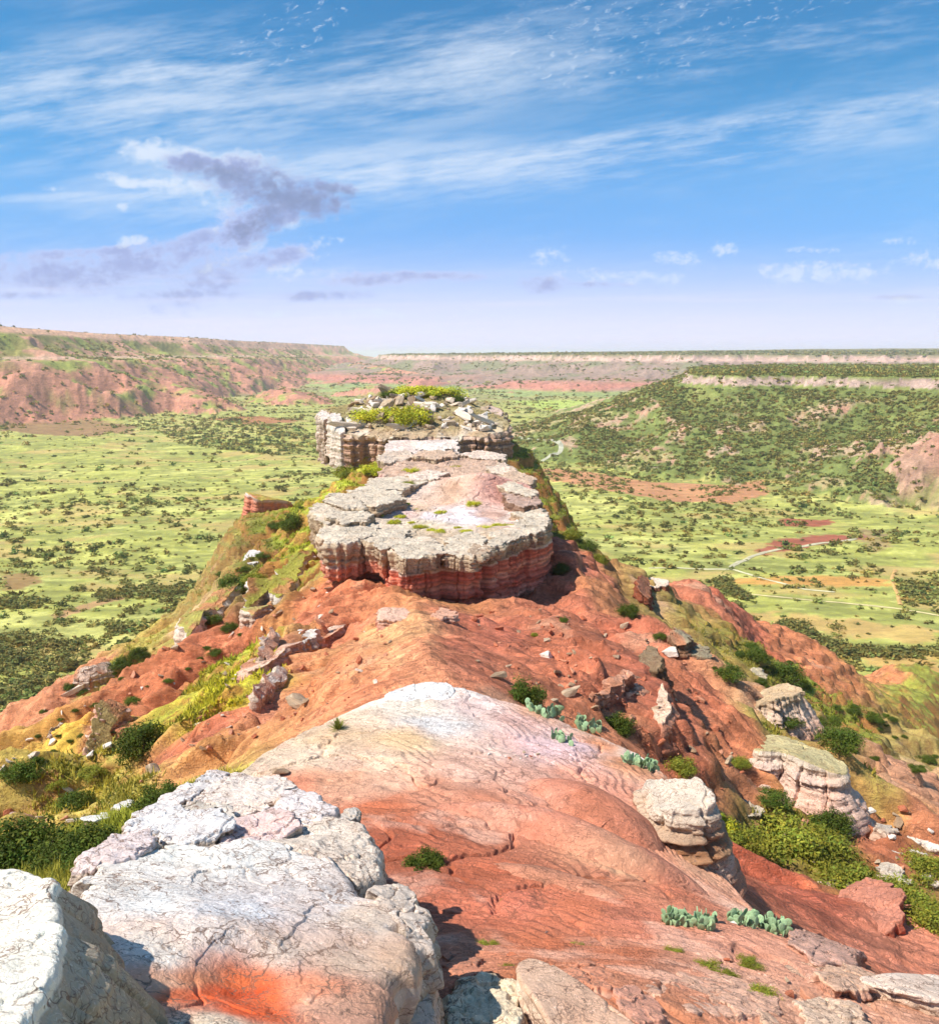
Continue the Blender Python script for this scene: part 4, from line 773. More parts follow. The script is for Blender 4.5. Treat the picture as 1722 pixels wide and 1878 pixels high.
ledge('layered pale boulder just below the big boulder at the right', [(1600,1590,42),(1620,1578,42.8),(1660,1604,41.5),(1676,1624,40.3),(1650,1634,39.6),(1618,1612,40.6)], 1.8, 177, by=1640, top=(226,208,186), nS=200, nV=24, dz=.5, layer=.2, strata=.12)
ledge('flat white slab against the right frame edge above the boulders', [(1664,1542,47),(1690,1532,48),(1722,1542,47.6),(1740,1556,46.6),(1716,1562,46)], .8, 179, top=(240,226,208), nS=140, nV=12, dz=.4)
ledge('pale rectangular stone alone on the red slope at the right', [(1600,1524,50),(1608,1514,51),(1640,1520,50.6),(1644,1532,49.6),(1618,1534,49.4)], 1.2, 181, top=(214,196,176), nS=120, nV=14, dz=.6)
ledge('overhanging red brown block at the end of the dark red bluff', [(1555,1630,33),(1580,1612,34),(1625,1636,32.8),(1645,1662,31),(1638,1690,29.4),(1600,1690,29.6),(1565,1660,31.2)], 6, 183, by=1705, flare=1.2, top=(214,142,116), side=((0,(206,120,92)),(.3,(176,74,50)),(1,(166,66,44))), nS=300, nV=50, dz=.7, cell=1.4, crack=.2)
ledge('thin cracked white plate on the crest of the dark red bluff', [(1490,1620,35),(1530,1606,36),(1580,1612,35.4),(1600,1624,34.4),(1560,1630,33.9),(1515,1632,34)], .5, 185, top=(236,204,184), nS=180, nV=12, dz=.5)
ledge('dark brown rock cluster below the small juniper on the right slope', [(1172,1206,60),(1182,1184,62.5),(1205,1188,62),(1220,1206,60),(1206,1226,58),(1180,1228,58)], 3, 187, by=1238, flare=1.2, top=(146,124,96), side=((0,(116,92,68)),(1,(150,86,62))), nS=180, nV=26, dz=.5, cell=1)
ledge('grey rock slab in the middle of the right slope', [(1262,1196,74),(1275,1184,76),(1302,1190,75),(1306,1206,72.5),(1280,1210,72)], 1.6, 189, top=(160,146,118), side=((0,(130,110,86)),(1,(130,90,66))), nS=140, nV=16, dz=.5)
ledge('long grey slab above the square pinkish outcrop', [(1372,1236,86),(1384,1226,88),(1410,1240,86),(1408,1250,84.5),(1386,1246,85)], 1.4, 191, top=(196,180,150), nS=140, nV=16, dz=.6)
ledge('pale jagged rib of rock below the dark rock cluster', [(1130,1270,50),(1160,1252,52),(1176,1248,52.4),(1174,1262,50.6),(1150,1278,49)], 1.4, 193, top=(232,190,160), side=((0,(214,160,130)),(1,(150,86,62))), nS=140, nV=16, dz=.4)
ledge('crumbling pale pillar of rock on the red slope right of the cactus', [(1198,1300,47),(1212,1262,50.5),(1222,1280,49),(1232,1310,46.4),(1218,1330,44.8),(1204,1322,45.2)], 3, 195, by=1345, flare=1., block=.05, jag=.08, top=(236,200,172), side=((0,(214,150,120)),(1,(160,86,60))), nS=180, nV=26, dz=.8, cell=.9)
ledge('dark overhanging rim rock on the far right spur', [(1176,1068,134),(1200,1062,136),(1225,1070,134),(1222,1078,131),(1196,1082,130)], 4, 197, top=(240,214,190), side=((0,(160,100,74)),(1,(150,80,56))), nS=160, nV=26, dz=.8)
ledge('layered disc of stone on top of the red cone', [(694,1134,66),(702,1122,68),(738,1118,69),(756,1128,67.4),(742,1142,65),(708,1144,64.8)], 1.2, 199, top=(236,190,164), side=((0,(232,196,172)),(1,(206,120,92))), nS=180, nV=18, dz=.5, layer=.16, strata=.12)
ledge('second layered disc right of the red cone', [(790,1128,68),(800,1118,70),(826,1120,69.6),(836,1130,68),(820,1138,66.5),(798,1138,66.4)], 1.2, 201, top=(232,176,146), side=((0,(230,190,164)),(1,(196,104,76))), nS=160, nV=18, dz=.4, layer=.16, strata=.12)
ledge('thin pale slab stuck in the grass at the left edge of the boulder pile', [(140,1506,15.6),(200,1494,16.4),(252,1487,17),(256,1492,16.8),(215,1502,16),(165,1511,15.4)], .25, 203, top=(246,240,228), nS=160, nV=10, dz=.2, lump=.02, strata=.03, jag=.03, layer=.1, crack=.03, mat=M_NEAR, cell=1)
ledge('small pale flake of stone on the grass left of the boulder pile', [(212,1482,18),(232,1472,18.8),(248,1470,19),(250,1476,18.6),(228,1484,17.9)], .2, 205, top=(246,240,228), nS=100, nV=8, dz=.2, lump=.02, strata=.03, jag=.03, layer=.1, crack=.03, mat=M_NEAR, cell=1)
ledge('thin white edged fin running down the left slope beside the yellow grass', [(470,1300,60),(492,1262,60),(512,1240,60),(520,1246,60),(505,1275,60),(485,1302,60)], 1.6, 211, drape=(1., .4), dz=0)
ledge('low white outcrop above the yellow grass on the left slope', [(470,1232,70),(488,1200,70),(500,1180,70),(508,1190,70),(496,1218,70)], 1.6, 213, drape=(1.2, .5))
ledge('broken tan ledge halfway between the white edged fin and the red flutes', [(442,1150,90),(470,1120,90),(500,1105,90),(500,1120,90),(466,1146,90)], 2.2, 215, drape=(1.6, .6), top=(190,180,110))
ledge('pale crumbling ledge low on the left red spur', [(130,1262,110),(165,1235,110),(200,1222,110),(205,1234,110),(165,1256,110)], 2., 217, drape=(1.2, .4), top=(236,206,184))
ledge('long reddish scarp low on the far left slope', [(0,1330,110),(60,1296,110),(120,1270,110),(122,1282,110),(60,1312,110),(0,1346,110)], 2., 219, drape=(1., .5), top=(206,150,110), side=((0,(224,170,140)),(1,(200,110,80))))
ledge('pale cracked rim at the lower end of the red fluted gully', [(150,1375,75),(180,1345,75),(225,1322,75),(232,1334,75),(190,1360,75),(160,1386,75)], 2., 221, drape=(1.3, .5), top=(200,170,110), side=((0,(232,190,166)),(1,(206,124,92))))
ledge('whitish stone band in the yellow grass near the left edge', [(78,1345,85),(100,1322,85),(118,1318,85),(116,1330,85),(92,1350,85)], 1., 223, drape=(.7, .3))
ledge('pinkish flat rocks at the left frame edge below the yellow slope', [(0,1512,38),(30,1500,38),(62,1490,38),(58,1502,38),(20,1520,38),(0,1528,38)], .6, 225, drape=(.4, .25), top=(240,210,186))
ledge('ragged red brown overhang under the crest of the right spur', [(1165,1078,130),(1185,1072,130),(1192,1100,130),(1188,1118,130),(1172,1104,130)], 3., 227, drape=(1.2, 1.2), top=(200,130,100), side=((0,(150,86,62)),(1,(140,76,54))))
ledge('pink rock rib stepping down the right slope below the big juniper', [(1085,1292,48),(1120,1270,48),(1152,1256,48),(1160,1268,48),(1120,1288,48),(1095,1300,48)], 1.5, 229, drape=(.7, .9), top=(232,176,146), side=((0,(220,160,130)),(1,(160,92,66))))
ledge('grey rock group left of the gully juniper on the right slope', [(1225,1186,70),(1248,1176,70),(1268,1190,70),(1262,1206,70),(1236,1206,70)], 1.6, 231, drape=(1., 1.), top=(176,160,130), side=((0,(140,116,90)),(1,(140,92,66))))
for q_, (lb_, L_, c_) in enumerate([
 ('largest cracked pale slab in the bottom right ground', [(1180,1830),(1260,1790),(1330,1800),(1420,1845),(1440,1878),(1330,1878),(1240,1862)], (226,176,148)),
 ('narrow pale slab left of the largest cracked slab at the bottom', [(1120,1850),(1160,1830),(1200,1850),(1230,1890),(1170,1900)], (222,160,134)),
 ('pinkish cracked slab right of the cactus row', [(1440,1735),(1500,1728),(1580,1765),(1560,1782),(1490,1775)], (232,180,156)),
 ('blocky pale slab in the middle of the bottom right outcrops', [(1490,1800),(1540,1780),(1620,1810),(1600,1835),(1530,1830)], (226,182,152)),
 ('cream slab touching the bottom frame edge right of centre', [(1440,1850),(1500,1835),(1570,1860),(1600,1900),(1480,1910)], (232,196,166)),
 ('rough reddish rock left of the broken cream rock', [(800,1790),(830,1765),(870,1770),(880,1800),(840,1815)], (206,140,112)),
 ('flat orange pink rock above the long tilting slab', [(1035,1800),(1075,1780),(1120,1810),(1110,1835),(1060,1830)], (222,150,118))]):
    P_ = at_many(L_); P_[:, 2] += .16
    slab('flat_slab', lb_, 'rock slab', P_, .6, None, nS=240, nT=40, nV=14, bev=.04, cell=.45, crack=.06, layer=.1, strata=.05, jag=.09, lump=.036, block=.06, smooth=0, top=c_, side=((0,(220,170,144)),(1,(180,112,86))), mat=M_NEAR, seed=240 + q_)
log('ledges')
# ------------------------------------------------------------------ loose stones
def ico_dirs(n):
    i = np.arange(n) + .5; ph = np.arccos(1 - 2 * i / n); th = np.pi * (1 + 5 ** .5) * i
    return np.stack([np.cos(th) * np.sin(ph), np.sin(th) * np.sin(ph), np.cos(ph)], -1)
def sphere_grid(nu, nv):
    u = np.linspace(0, 2 * np.pi, nu, endpoint=False); v = np.linspace(-np.pi / 2 + .03, np.pi / 2 - .03, nv); U, Vv = np.meshgrid(u, v)
    D = np.stack([np.cos(U) * np.cos(Vv), np.sin(U) * np.cos(Vv), np.sin(Vv)], -1).reshape(-1, 3)
    i = np.arange(nv - 1)[:, None] * nu + np.arange(nu)[None]; j = np.arange(nv - 1)[:, None] * nu + (np.arange(nu)[None] + 1) % nu
    return D, np.stack([i, j, j + nu, i + nu], -1).reshape(-1, 4)
def stone_mesh(seed, sx=1., sy=.7, sz=.35, col=(224, 200, 176), nu=40, nv=24):
    r = np.random.default_rng(seed); D, Q = sphere_grid(nu, nv)
    k = 11; nrm = r.normal(size=(k, 3)); nrm[:, 2] *= .5; nrm /= np.linalg.norm(nrm, axis=1, keepdims=True); nrm = np.vstack([nrm, [[0, 0, 1], [.15, .1, -1]]]); h = np.r_[r.uniform(.62, .95, k), .62, .7]
    dn = D @ nrm.T; R = np.min(np.where(dn > .05, h[None] / np.maximum(dn, .05), 9), axis=1)
    V = D * R[:, None]; V *= (1 + .06 * fbm3(V[:, 0] * 3 + seed, V[:, 1] * 3, V[:, 2] * 5, 4, seed))[:, None]
    V = V * [sx * .6, sy * .6, sz]; V[:, 2] += .12 * sz * np.sign(np.sin(V[:, 2] / sz * 9)) * .3
    C = alb(col)[None] * (1 + .3 * fbm3(V[:, 0] * 3, V[:, 1] * 3, V[:, 2] * 9, 4, seed + 1))[:, None]
    return mesh_from('loose_stone', V, Q, C, smooth=False)
STONES = [stone_mesh(300 + i, 1., RNG.uniform(.45, .8), RNG.uniform(.18, .4), [(232,212,190),(214,150,118),(190,166,138),(196,118,86),(240,226,210),(176,146,116)][i % 6]) for i in range(12)]
for me in STONES: me.materials.append(M_STONE)
def place_stones(L, label, group, name='loose_stone', cat='stone', slabs=True, tilt=.5, lift=.15, tints=range(12)):
    """L: px, py, width in px"""
    L = np.array(L, float); P = at_many(L[:, :2], slabs)
    for i, p in enumerate(P):
        if not np.isfinite(p[0]): continue
        d = np.linalg.norm(p); s = L[i, 2] * d / F
        o = bpy.data.objects.new(name, STONES[random.choice(tints)]); COL.objects.link(o); o.location = tuple(p + [0, 0, lift * s]); o.scale = (s, s, s * random.uniform(.8, 1.4))
        sl = (-.55 if p[0] < 0 else .55) * min(1, abs(p[0]) / 8)
        o.rotation_euler = (random.uniform(-tilt, tilt) * .6, sl * .8 + random.uniform(-tilt, tilt) * .5, random.uniform(0, 6.3)); tag(o, label, cat, group)
def rnd_in(poly, n, w0, w1, pw=2.2):
    poly = np.array(poly, float); lo, hi = poly.min(0), poly.max(0); out = []
    while len(out) < n:
        x, y = random.uniform(lo[0], hi[0]), random.uniform(lo[1], hi[1])
        if inpoly(np.array([x]), np.array([y]), poly)[0]: out.append((x, y, w0 + (w1 - w0) * random.random() ** pw))
    return out
place_stones(rnd_in([(640,735),(720,722),(840,725),(900,750),(905,790),(640,790)], 190, 7, 26), 'jagged pale stone in the rubble on the dome of the farther butte', 'rubble stones on the farther butte', 'rubble_stone', 'stone', lift=.2, tilt=.9, tints=(0,4,6,10,2,8,0,4,5))
place_stones(rnd_in([(860,1130),(1000,1110),(1150,1130),(1300,1250),(1380,1400),(1330,1480),(1250,1420),(1100,1330),(980,1270),(860,1220)], 110, 4, 17), 'small stone lying on the red slope right of the red cone', 'loose stones on the right red slope', tints=(1,3,5,7,9,11,2,8,3,9))
place_stones(rnd_in([(300,1380),(560,1200),(690,1150),(760,1200),(700,1260),(500,1350),(380,1410)], 60, 4, 15), 'small stone lying on the orange slope left of the red cone', 'loose stones on the left orange slope', tints=(1,3,5,7,9,11,0))
place_stones(rnd_in([(1400,1500),(1700,1480),(1722,1640),(1690,1640),(1560,1600),(1450,1540)], 26, 6, 22), 'small pale stone on the red ground near the right frame edge', 'loose stones by the right frame edge')
place_stones(rnd_in([(820,1740),(1000,1720),(1300,1750),(1500,1800),(1500,1870),(840,1870)], 60, 6, 34, 2.8), 'small stone scattered on the reddish ground along the bottom edge', 'loose stones along the bottom edge', tints=(1,3,5,7,9,11,0,2))
place_stones(rnd_in([(0,1500),(230,1400),(330,1400),(300,1460),(60,1540)], 10, 8, 26), 'small white stone lying in the grass on the left slope', 'stones in the left grass')
place_stones(rnd_in([(880,1380),(900,1370),(1060,1395),(1050,1402),(900,1392)], 16, 4, 9), 'tiny white pebble in the row across the pink shelf', 'pebbles across the pink shelf', 'pebble', 'pebble')
place_stones(rnd_in([(0,1340),(330,1150),(470,1080),(520,1180),(380,1330),(150,1400),(0,1430)], 50, 5, 20), 'small pale stone on the grass and red earth of the left flank', 'loose stones on the left flank', tints=(0,4,6,10,2,8,1))
place_stones(rnd_in([(470,1150),(600,1060),(650,1110),(520,1200)], 18, 5, 16), 'small stone among the red flutes below the nearer butte', 'stones among the red flutes')
for (x, y, w, lb) in [(1002,1205,28,'pale triangular stone on the red slope below the nearer butte'),(1145,1150,16,'small grey stone above the pale rib on the red slope'),(548,1296,46,'flat white plate lying on the pink shelf near its left tip'),(1022,1235,22,'pair of small pale flakes below the triangular stone'),
        (515,1420,36,'flat white stone lying on the shelf above the boulder pile'),(1155,1790,22,'pale angular stone standing on the red ground near the bottom edge'),(1200,1792,30,'low pale stone right of the angular one near the bottom edge'),(915,1243,34,'brown flat slab beside the juniper behind the shelf'),
        (1120,1280,34,'grey flat stone below the red slope cluster'),(1045,1275,34,'flat tan stone right of the tall green juniper'),(1500,1490,30,'pale wedge of stone at the foot of the pink cliff block'),(1230,1200,34,'brown slab in the grey rocks of the right slope'),(1345,1700,20,'white stone tucked into the cactus row')]:
    place_stones([(x, y, w * .9)], lb, None, tints=(2, 4, 5, 8, 11), tilt=.2)
log('stones')
# ------------------------------------------------------------------ junipers, bushes and shrubs
def leaf_cloud(r, n, clumps, size, R=(1., 1., .8), col=(96, 112, 46), spread=.34, base=.18):
    """leaf sprays gathered in uneven clumps over a dome; unit half-width"""
    cc = r.normal(size=(clumps, 3)); cc /= np.linalg.norm(cc, axis=1, keepdims=True); cc[:, 2] = np.abs(cc[:, 2]); cc *= r.uniform(.35, .85, (clumps, 1)); cc *= R; cc[:, 2] += base
    cs = r.uniform(.6, 1.25, clumps); ct = r.uniform(.75, 1.35, clumps); hue = r.uniform(-.12, .2, clumps)
    k = r.integers(0, clumps, n); off = r.normal(size=(n, 3)); off /= np.linalg.norm(off, axis=1, keepdims=True); off *= (r.random((n, 1)) ** .45) * spread
    P = cc[k] + off * cs[k][:, None]; P[:, 2] = np.maximum(P[:, 2], .02)
    nrm = off / (np.linalg.norm(off, axis=1, keepdims=True) + 1e-6) + r.normal(size=(n, 3)) * .6 + [0, 0, .35]; nrm /= np.linalg.norm(nrm, axis=1, keepdims=True)
    t = np.cross(nrm, r.normal(size=(n, 3))); t /= np.linalg.norm(t, axis=1, keepdims=True); b = np.cross(nrm, t); s = size * r.uniform(.6, 1.4, (n, 1))
    V = np.stack([P - t * s * .5, P + b * s * .35 - t * s * .1, P + t * s, P - b * s * .35 - t * s * .1], 1).reshape(-1, 3); Q = np.arange(4 * n).reshape(-1, 4)
    v = ct[k] * r.uniform(.7, 1.3, n); c = alb(col)[None] * v[:, None]; c = c * np.stack([1 + hue[k] + .1 * r.normal(size=n), np.ones(n), 1 - hue[k] * .6], -1)
    return V, Q, np.repeat(np.clip(c, .004, .8), 4, 0), cc
def tube(P, rad, m=6):
    P = np.array(P, float); n = len(P); V = []
    for i in range(n):
        d = P[min(i + 1, n - 1)] - P[max(i - 1, 0)]; d /= np.linalg.norm(d) + 1e-9; a = np.cross(d, [.3, .5, .8]); a /= np.linalg.norm(a) + 1e-9; b = np.cross(d, a)
        for j in range(m): V.append(P[i] + rad[i] * (a * math.cos(6.283 * j / m) + b * math.sin(6.283 * j / m)))
    Q = [(i * m + j, i * m + (j + 1) % m, (i + 1) * m + (j + 1) % m, (i + 1) * m + j) for i in range(n - 1) for j in range(m)]
    return np.array(V), np.array(Q)
def bush_meshes(seed, n, clumps, size, col, R):
    r = np.random.default_rng(seed); V, Q, C, cc = leaf_cloud(r, n, clumps, size, R, col); f = mesh_from('foliage', V, Q, C, smooth=False); f.materials.append(M_LEAF)
    Vs, Qs, b = [], [], 0
    for q in cc[:14]:
        m_ = q * [.5, .5, .55] + r.normal(size=3) * .05; v, q_ = tube([(r.normal() * .05, r.normal() * .05, -.15), m_, q], [.05, .03, .012], 5); Vs.append(v); Qs.append(q_ + b); b += len(v)
    s = mesh_from('stem', np.vstack(Vs), np.vstack(Qs)); s.materials.append(M_BARK)
    return f, s
BM = {'juniper': [bush_meshes(400 + i, 6500, 44, .055, (96, 112, 44), (1, 1, .85)) for i in range(4)],
      'bush': [bush_meshes(420 + i, 6000, 40, .055, (148, 152, 60), (1, 1, .6)) for i in range(3)],
      'yellow': [bush_meshes(440 + i, 3600, 30, .065, (206, 208, 66), (1, 1, .5)) for i in range(3)]}
def plant(kind, p, w, name, label, cat, group=None, hz=1.):
    f, s = random.choice(BM[kind]); o = empty(name, tuple(p)); o.scale = (w / 2, w / 2, w / 2 * hz); o.rotation_euler = (0, 0, random.uniform(0, 6.28))
    link('foliage', f, None, o); link('stem', s, None, o); tag(o, label, cat, group); return o
BUSH = [ # base x, base y, width in px, kind, label
 (960,1288,74,'juniper','tall green juniper behind the right rim of the pink shelf',1.15),
 (1130,1340,66,'juniper','green juniper on the red slope just right of the upper cactus rows',.9),
 (1245,1412,60,'bush','light green bush behind the white rim of the shelf',.8),
 (1028,1052,34,'juniper','small round juniper on the red slope right of the nearer butte',1.1),
 (1152,1128,48,'juniper','juniper on the upper right red slope under the spur',.9),
 (1034,1140,18,'juniper','tiny juniper at the foot of the banded red cliff',1),
 (1210,1172,26,'juniper','small juniper beside the grassy gully of the right slope',.9),
 (980,1166,14,'bush','tiny bush on the red talus below the nearer butte',1),
 (1336,1240,52,'juniper','juniper just above the square pinkish outcrop',.8),
 (1390,1208,44,'juniper','upper juniper of the grassy gully on the right',.8),
 (1440,1245,70,'juniper','broad juniper in the grassy gully right of the outcrop',.7),
 (1540,1368,74,'juniper','dark juniper on the crest above the large cliff block',.75),
 (1500,1335,44,'juniper','juniper between the outcrop and the large cliff block',.8),
 (1358,1405,36,'bush','small bush on the left side of the large cliff block',1.),
 (1605,1322,30,'juniper','lone juniper on the far grassy slope at the right',.9),
 (1592,1452,0,'bush','',1),
 (1425,1560,150,'bush','largest spreading bush of the thicket behind the shelf rim',.75),
 (1500,1575,130,'bush','right half of the big green thicket below the cliff block',.75),
 (1345,1545,90,'bush','left bush of the big green thicket next to the shelf rim',.85),
 (1320,1522,56,'yellow','bright yellow green bush against the shelf rim',.95),
 (1520,1520,80,'juniper','dark bush at the top right of the big green thicket',.7),
 (1420,1470,60,'juniper','low dark bush between the long slab and the cliff block',.6),
 (1580,1640,120,'bush','left bush of the green strip behind the dark red bluff',.7),
 (1650,1660,110,'bush','middle bush of the green strip behind the dark red bluff',.7),
 (1705,1700,90,'bush','lowest bush of the green strip near the right frame edge',.8),
 (1700,1600,80,'bush','bush under the layered boulders at the right frame edge',.7),
 (265,1378,92,'juniper','dark juniper leaning over the red fluted gully on the left',.95),
 (292,1482,84,'juniper','juniper standing above the left end of the boulder pile',.95),
 (138,1482,60,'juniper','rounded juniper halfway down the left grassy slope',.9),
 (40,1425,64,'juniper','juniper near the left frame edge on the yellow slope',.9),
 (70,1402,24,'juniper','small juniper just right of the left edge juniper',.9),
 (50,1590,150,'juniper','large dark juniper at the left frame edge above the corner boulder',.95),
 (165,1575,110,'juniper','wide juniper between the left edge juniper and the boulder pile',.85),
 (110,1590,90,'juniper','dark juniper filling the gap behind the corner boulder',.9),
 (175,1420,50,'bush','low bush on the yellow slope below the fluted gully',.6),
 (110,1440,40,'bush','low bush left of the rounded juniper',.6),
 (255,1205,40,'juniper','juniper on the grassy spur below the white layered ledge',.8),
 (222,1225,44,'juniper','left juniper of the pair on the grassy spur',.8),
 (380,1142,46,'juniper','dark bush beside the white layered ledge',.8),
 (434,1078,70,'juniper','large dark bush under the black and white rock',.8),
 (470,1066,50,'bush','bush right of the black and white rock',.7),
 (535,968,56,'juniper','dark bush beside the brick red ledge',.9),
 (560,930,40,'bush','upper bush on the ledge path to the farther butte',.7),
 (640,872,60,'bush','green bush at the foot of the farther butte, left side',.8),
 (680,868,40,'yellow','yellow green bush touching the left foot of the farther butte',1),
 (780,1592,72,'juniper','green bush growing in the red hollow of the shelf',.8),
 (1050,985,40,'bush','upper green bush on the rim right of the nearer butte',.9),
 (1075,1010,50,'juniper','dark bush on the slope edge right of the nearer butte',.8),
 (1100,1032,40,'bush','lower green bush at the edge right of the nearer butte',.9),
 (690,768,96,'yellow','wide yellow green bush on the left of the farther butte dome',.6),
 (752,775,90,'yellow','largest yellow green bush in the centre of the farther butte dome',.95),
 (720,727,46,'juniper','dark green bush on the top left of the farther butte dome',.6),
 (755,722,90,'yellow','left yellow bush on the crest of the farther butte',.5),
 (800,724,96,'yellow','right yellow bush on the crest of the farther butte',.5),
 (838,738,30,'juniper','dark green bush on the top right of the farther butte dome',.8),
 (752,868,38,'yellow','yellow green tuft on the ledge between the buttes, left one',.8),
 (832,862,34,'yellow','yellow green tuft on the ledge between the buttes, right one',.7),
 (750,892,30,'bush','olive bush at the rear left of the nearer butte top',.8),
 (868,928,30,'yellow','small bush at the foot of the pink mound on the nearer butte',.9),
 (1440,1328,60,'juniper','low dark bushes hugging the base of the square outcrop',.5),
]
Pb = at_many([(b[0], b[1]) for b in BUSH])
for b, p in zip(BUSH, Pb):
    if b[2] <= 0: continue
    w = b[2] * np.linalg.norm(p) / F * 1.12
    nm = {'juniper': 'juniper', 'bush': 'bush', 'yellow': 'yellow_bush'}[b[3]]
    plant(b[3], p - [0, 0, .04 * w], w, nm, b[4], 'bush', hz=b[5])
# small tufts on the nearer butte and the foreground ground
TUFT = [(730,905),(700,915),(745,925),(690,945),(735,948),(755,958),(770,967),(790,972),(805,975),(855,975),(890,968),(915,965),(940,965),(765,935),(840,968),(810,940),(725,958)]
Pt = at_many(TUFT)
for q, p in zip(TUFT, Pt): plant('yellow', p - [0, 0, .1], random.uniform(1.2, 2.6), 'grass_tuft', 'low yellow green tuft on the pale top of the nearer butte', 'tuft', 'tufts on top of the nearer butte', hz=.5)
for poly_, n_, lb_, gr_ in (([(0,1330),(330,1130),(450,1010),(560,900),(560,1000),(430,1200),(200,1350),(0,1480)], 34, 'low dark shrub on the grassy left flank of the ridge', 'low shrubs on the left flank'),
        ([(1200,1095),(1722,1340),(1722,1480),(1560,1380),(1400,1290),(1240,1180)], 46, 'low dark shrub in the grassy gully on the right flank', 'low shrubs on the right flank')):
    L_ = rnd_in(poly_, n_, 11, 38, 2.); P_ = at_many([q[:2] for q in L_])
    for q, p in zip(L_, P_):
        if np.linalg.norm(p) < 240: plant('juniper', p - [0, 0, .1], q[2] * np.linalg.norm(p) / F, 'low_shrub', lb_, 'shrub', gr_, random.uniform(.5, .8))
for (x, y, w, lb) in [(832,1706,22,'tiny weed left of the others by the huge boulder'),(895,1745,44,'green weed on the red ground right of the huge boulder'),(935,1788,40,'weed growing above the long tilting slab'),(1065,1748,44,'weed beside a pale stone in the middle of the bottom ground'),
        (1240,1755,40,'thin weed below the cactus row'),(1300,1785,50,'left weed of the patch in the bottom right ground'),(1330,1800,44,'right weed of the patch in the bottom right ground'),(1400,1840,60,'yellow green weed lowest at the bottom right'),(925,1655,16,'tiny sprig on the smooth red rock'),(1375,1770,40,'trailing weed above the bottom right weeds')]:
    p = at_many([(x, y)])[0]; plant('bush', p, w * np.linalg.norm(p) / F * 1.1, 'weed', lb, 'weed', None, .5)
log('bushes')
# yuccas
def yucca(x, y, w, label):
    r = np.random.default_rng(int(x)); p = at_many([(x, y)])[0]; s = w * np.linalg.norm(p) / F; n = 130; V = np.empty((n, 3, 3)); a = r.uniform(0, 6.28, n); e = r.uniform(.15, 1.5, n); l = s * .56 * r.uniform(.7, 1.1, n)
    d = np.stack([np.cos(a) * np.cos(e), np.sin(a) * np.cos(e), np.sin(e)], -1); sd = np.stack([-np.sin(a), np.cos(a), a * 0], -1) * s * .022
    V[:, 0] = -sd + d * s * .05; V[:, 1] = sd + d * s * .05; V[:, 2] = d * l[:, None]; C = np.repeat(alb((150, 152, 70)) * r.uniform(.6, 1.4, (n, 1)), 3, 0)
    o = link('yucca', mesh_from('yucca', V.reshape(-1, 3), np.arange(3 * n).reshape(-1, 3), C, False), M_GRASS, None, tuple(p)); tag(o, label, 'yucca')
yucca(620, 1340, 46, 'spiky round yucca growing alone on the white shelf'); yucca(464, 1499, 38, 'small spiky yucca on the flat slab of the boulder pile')
# prickly pears
D_, Q_ = sphere_grid(18, 12); Vp = D_ * [.5, .09, .62]; Vp[:, 0] *= 1 + .25 * Vp[:, 2]; Vp[:, 2] += .58
PAD = mesh_from('pad', Vp, Q_, alb((168, 196, 156))[None] * (1 + .12 * RNG.normal(size=(len(Vp), 1)))); PAD.materials.append(M_PAD)
def pear(x0, x1, y0, y1, n, label, padpx):
    r = np.random.default_rng(x0 * 7 + y0); xs = r.uniform(x0, x1, n); ys = y0 + (y1 - y0) * (xs - x0) / (x1 - x0) + r.uniform(-1, 1, n) * padpx * .7; P = at_many(np.stack([xs, ys], -1)); c = P.mean(0); c[2] = P[:, 2].min()
    o = empty('prickly_pear', tuple(c)); tag(o, label, 'cactus')
    for i in range(n):
        s = padpx * np.linalg.norm(P[i]) / F; yaw = r.uniform(-1.2, 1.2); q = P[i] - c + [0, 0, -.1 * s]
        a = link('pad', PAD, None, o, tuple(q)); a.scale = (s,) * 3; a.rotation_euler = (r.uniform(-.3, .3), r.uniform(-.35, .35), yaw)
        if r.random() < .75:
            b_ = link('pad', PAD, None, o, tuple(q + [r.uniform(-.35, .35) * s, r.uniform(-.1, .1) * s, .85 * s])); b_.scale = (s * .8,) * 3; b_.rotation_euler = (r.uniform(-.4, .4), r.uniform(-.7, .7), yaw + r.uniform(-.8, .8))
pear(963, 1028, 1297, 1320, 26, 'prickly pear row at the top of the right shelf rim', 11)
pear(1058, 1102, 1334, 1340, 18, 'small prickly pear clump in the middle of the shelf rim', 11)
pear(1014, 1052, 1352, 1364, 16, 'prickly pear clump inside the rim below the other small clumps', 10)
pear(1140, 1212, 1392, 1418, 28, 'prickly pear clump beside the white layered rim rock', 11)
pear(1212, 1308, 1690, 1700, 46, 'left prickly pear clump of the large row on the lower shelf', 13)
pear(1335, 1442, 1694, 1712, 56, 'right prickly pear clump of the large row on the lower shelf', 14)
log('cacti')
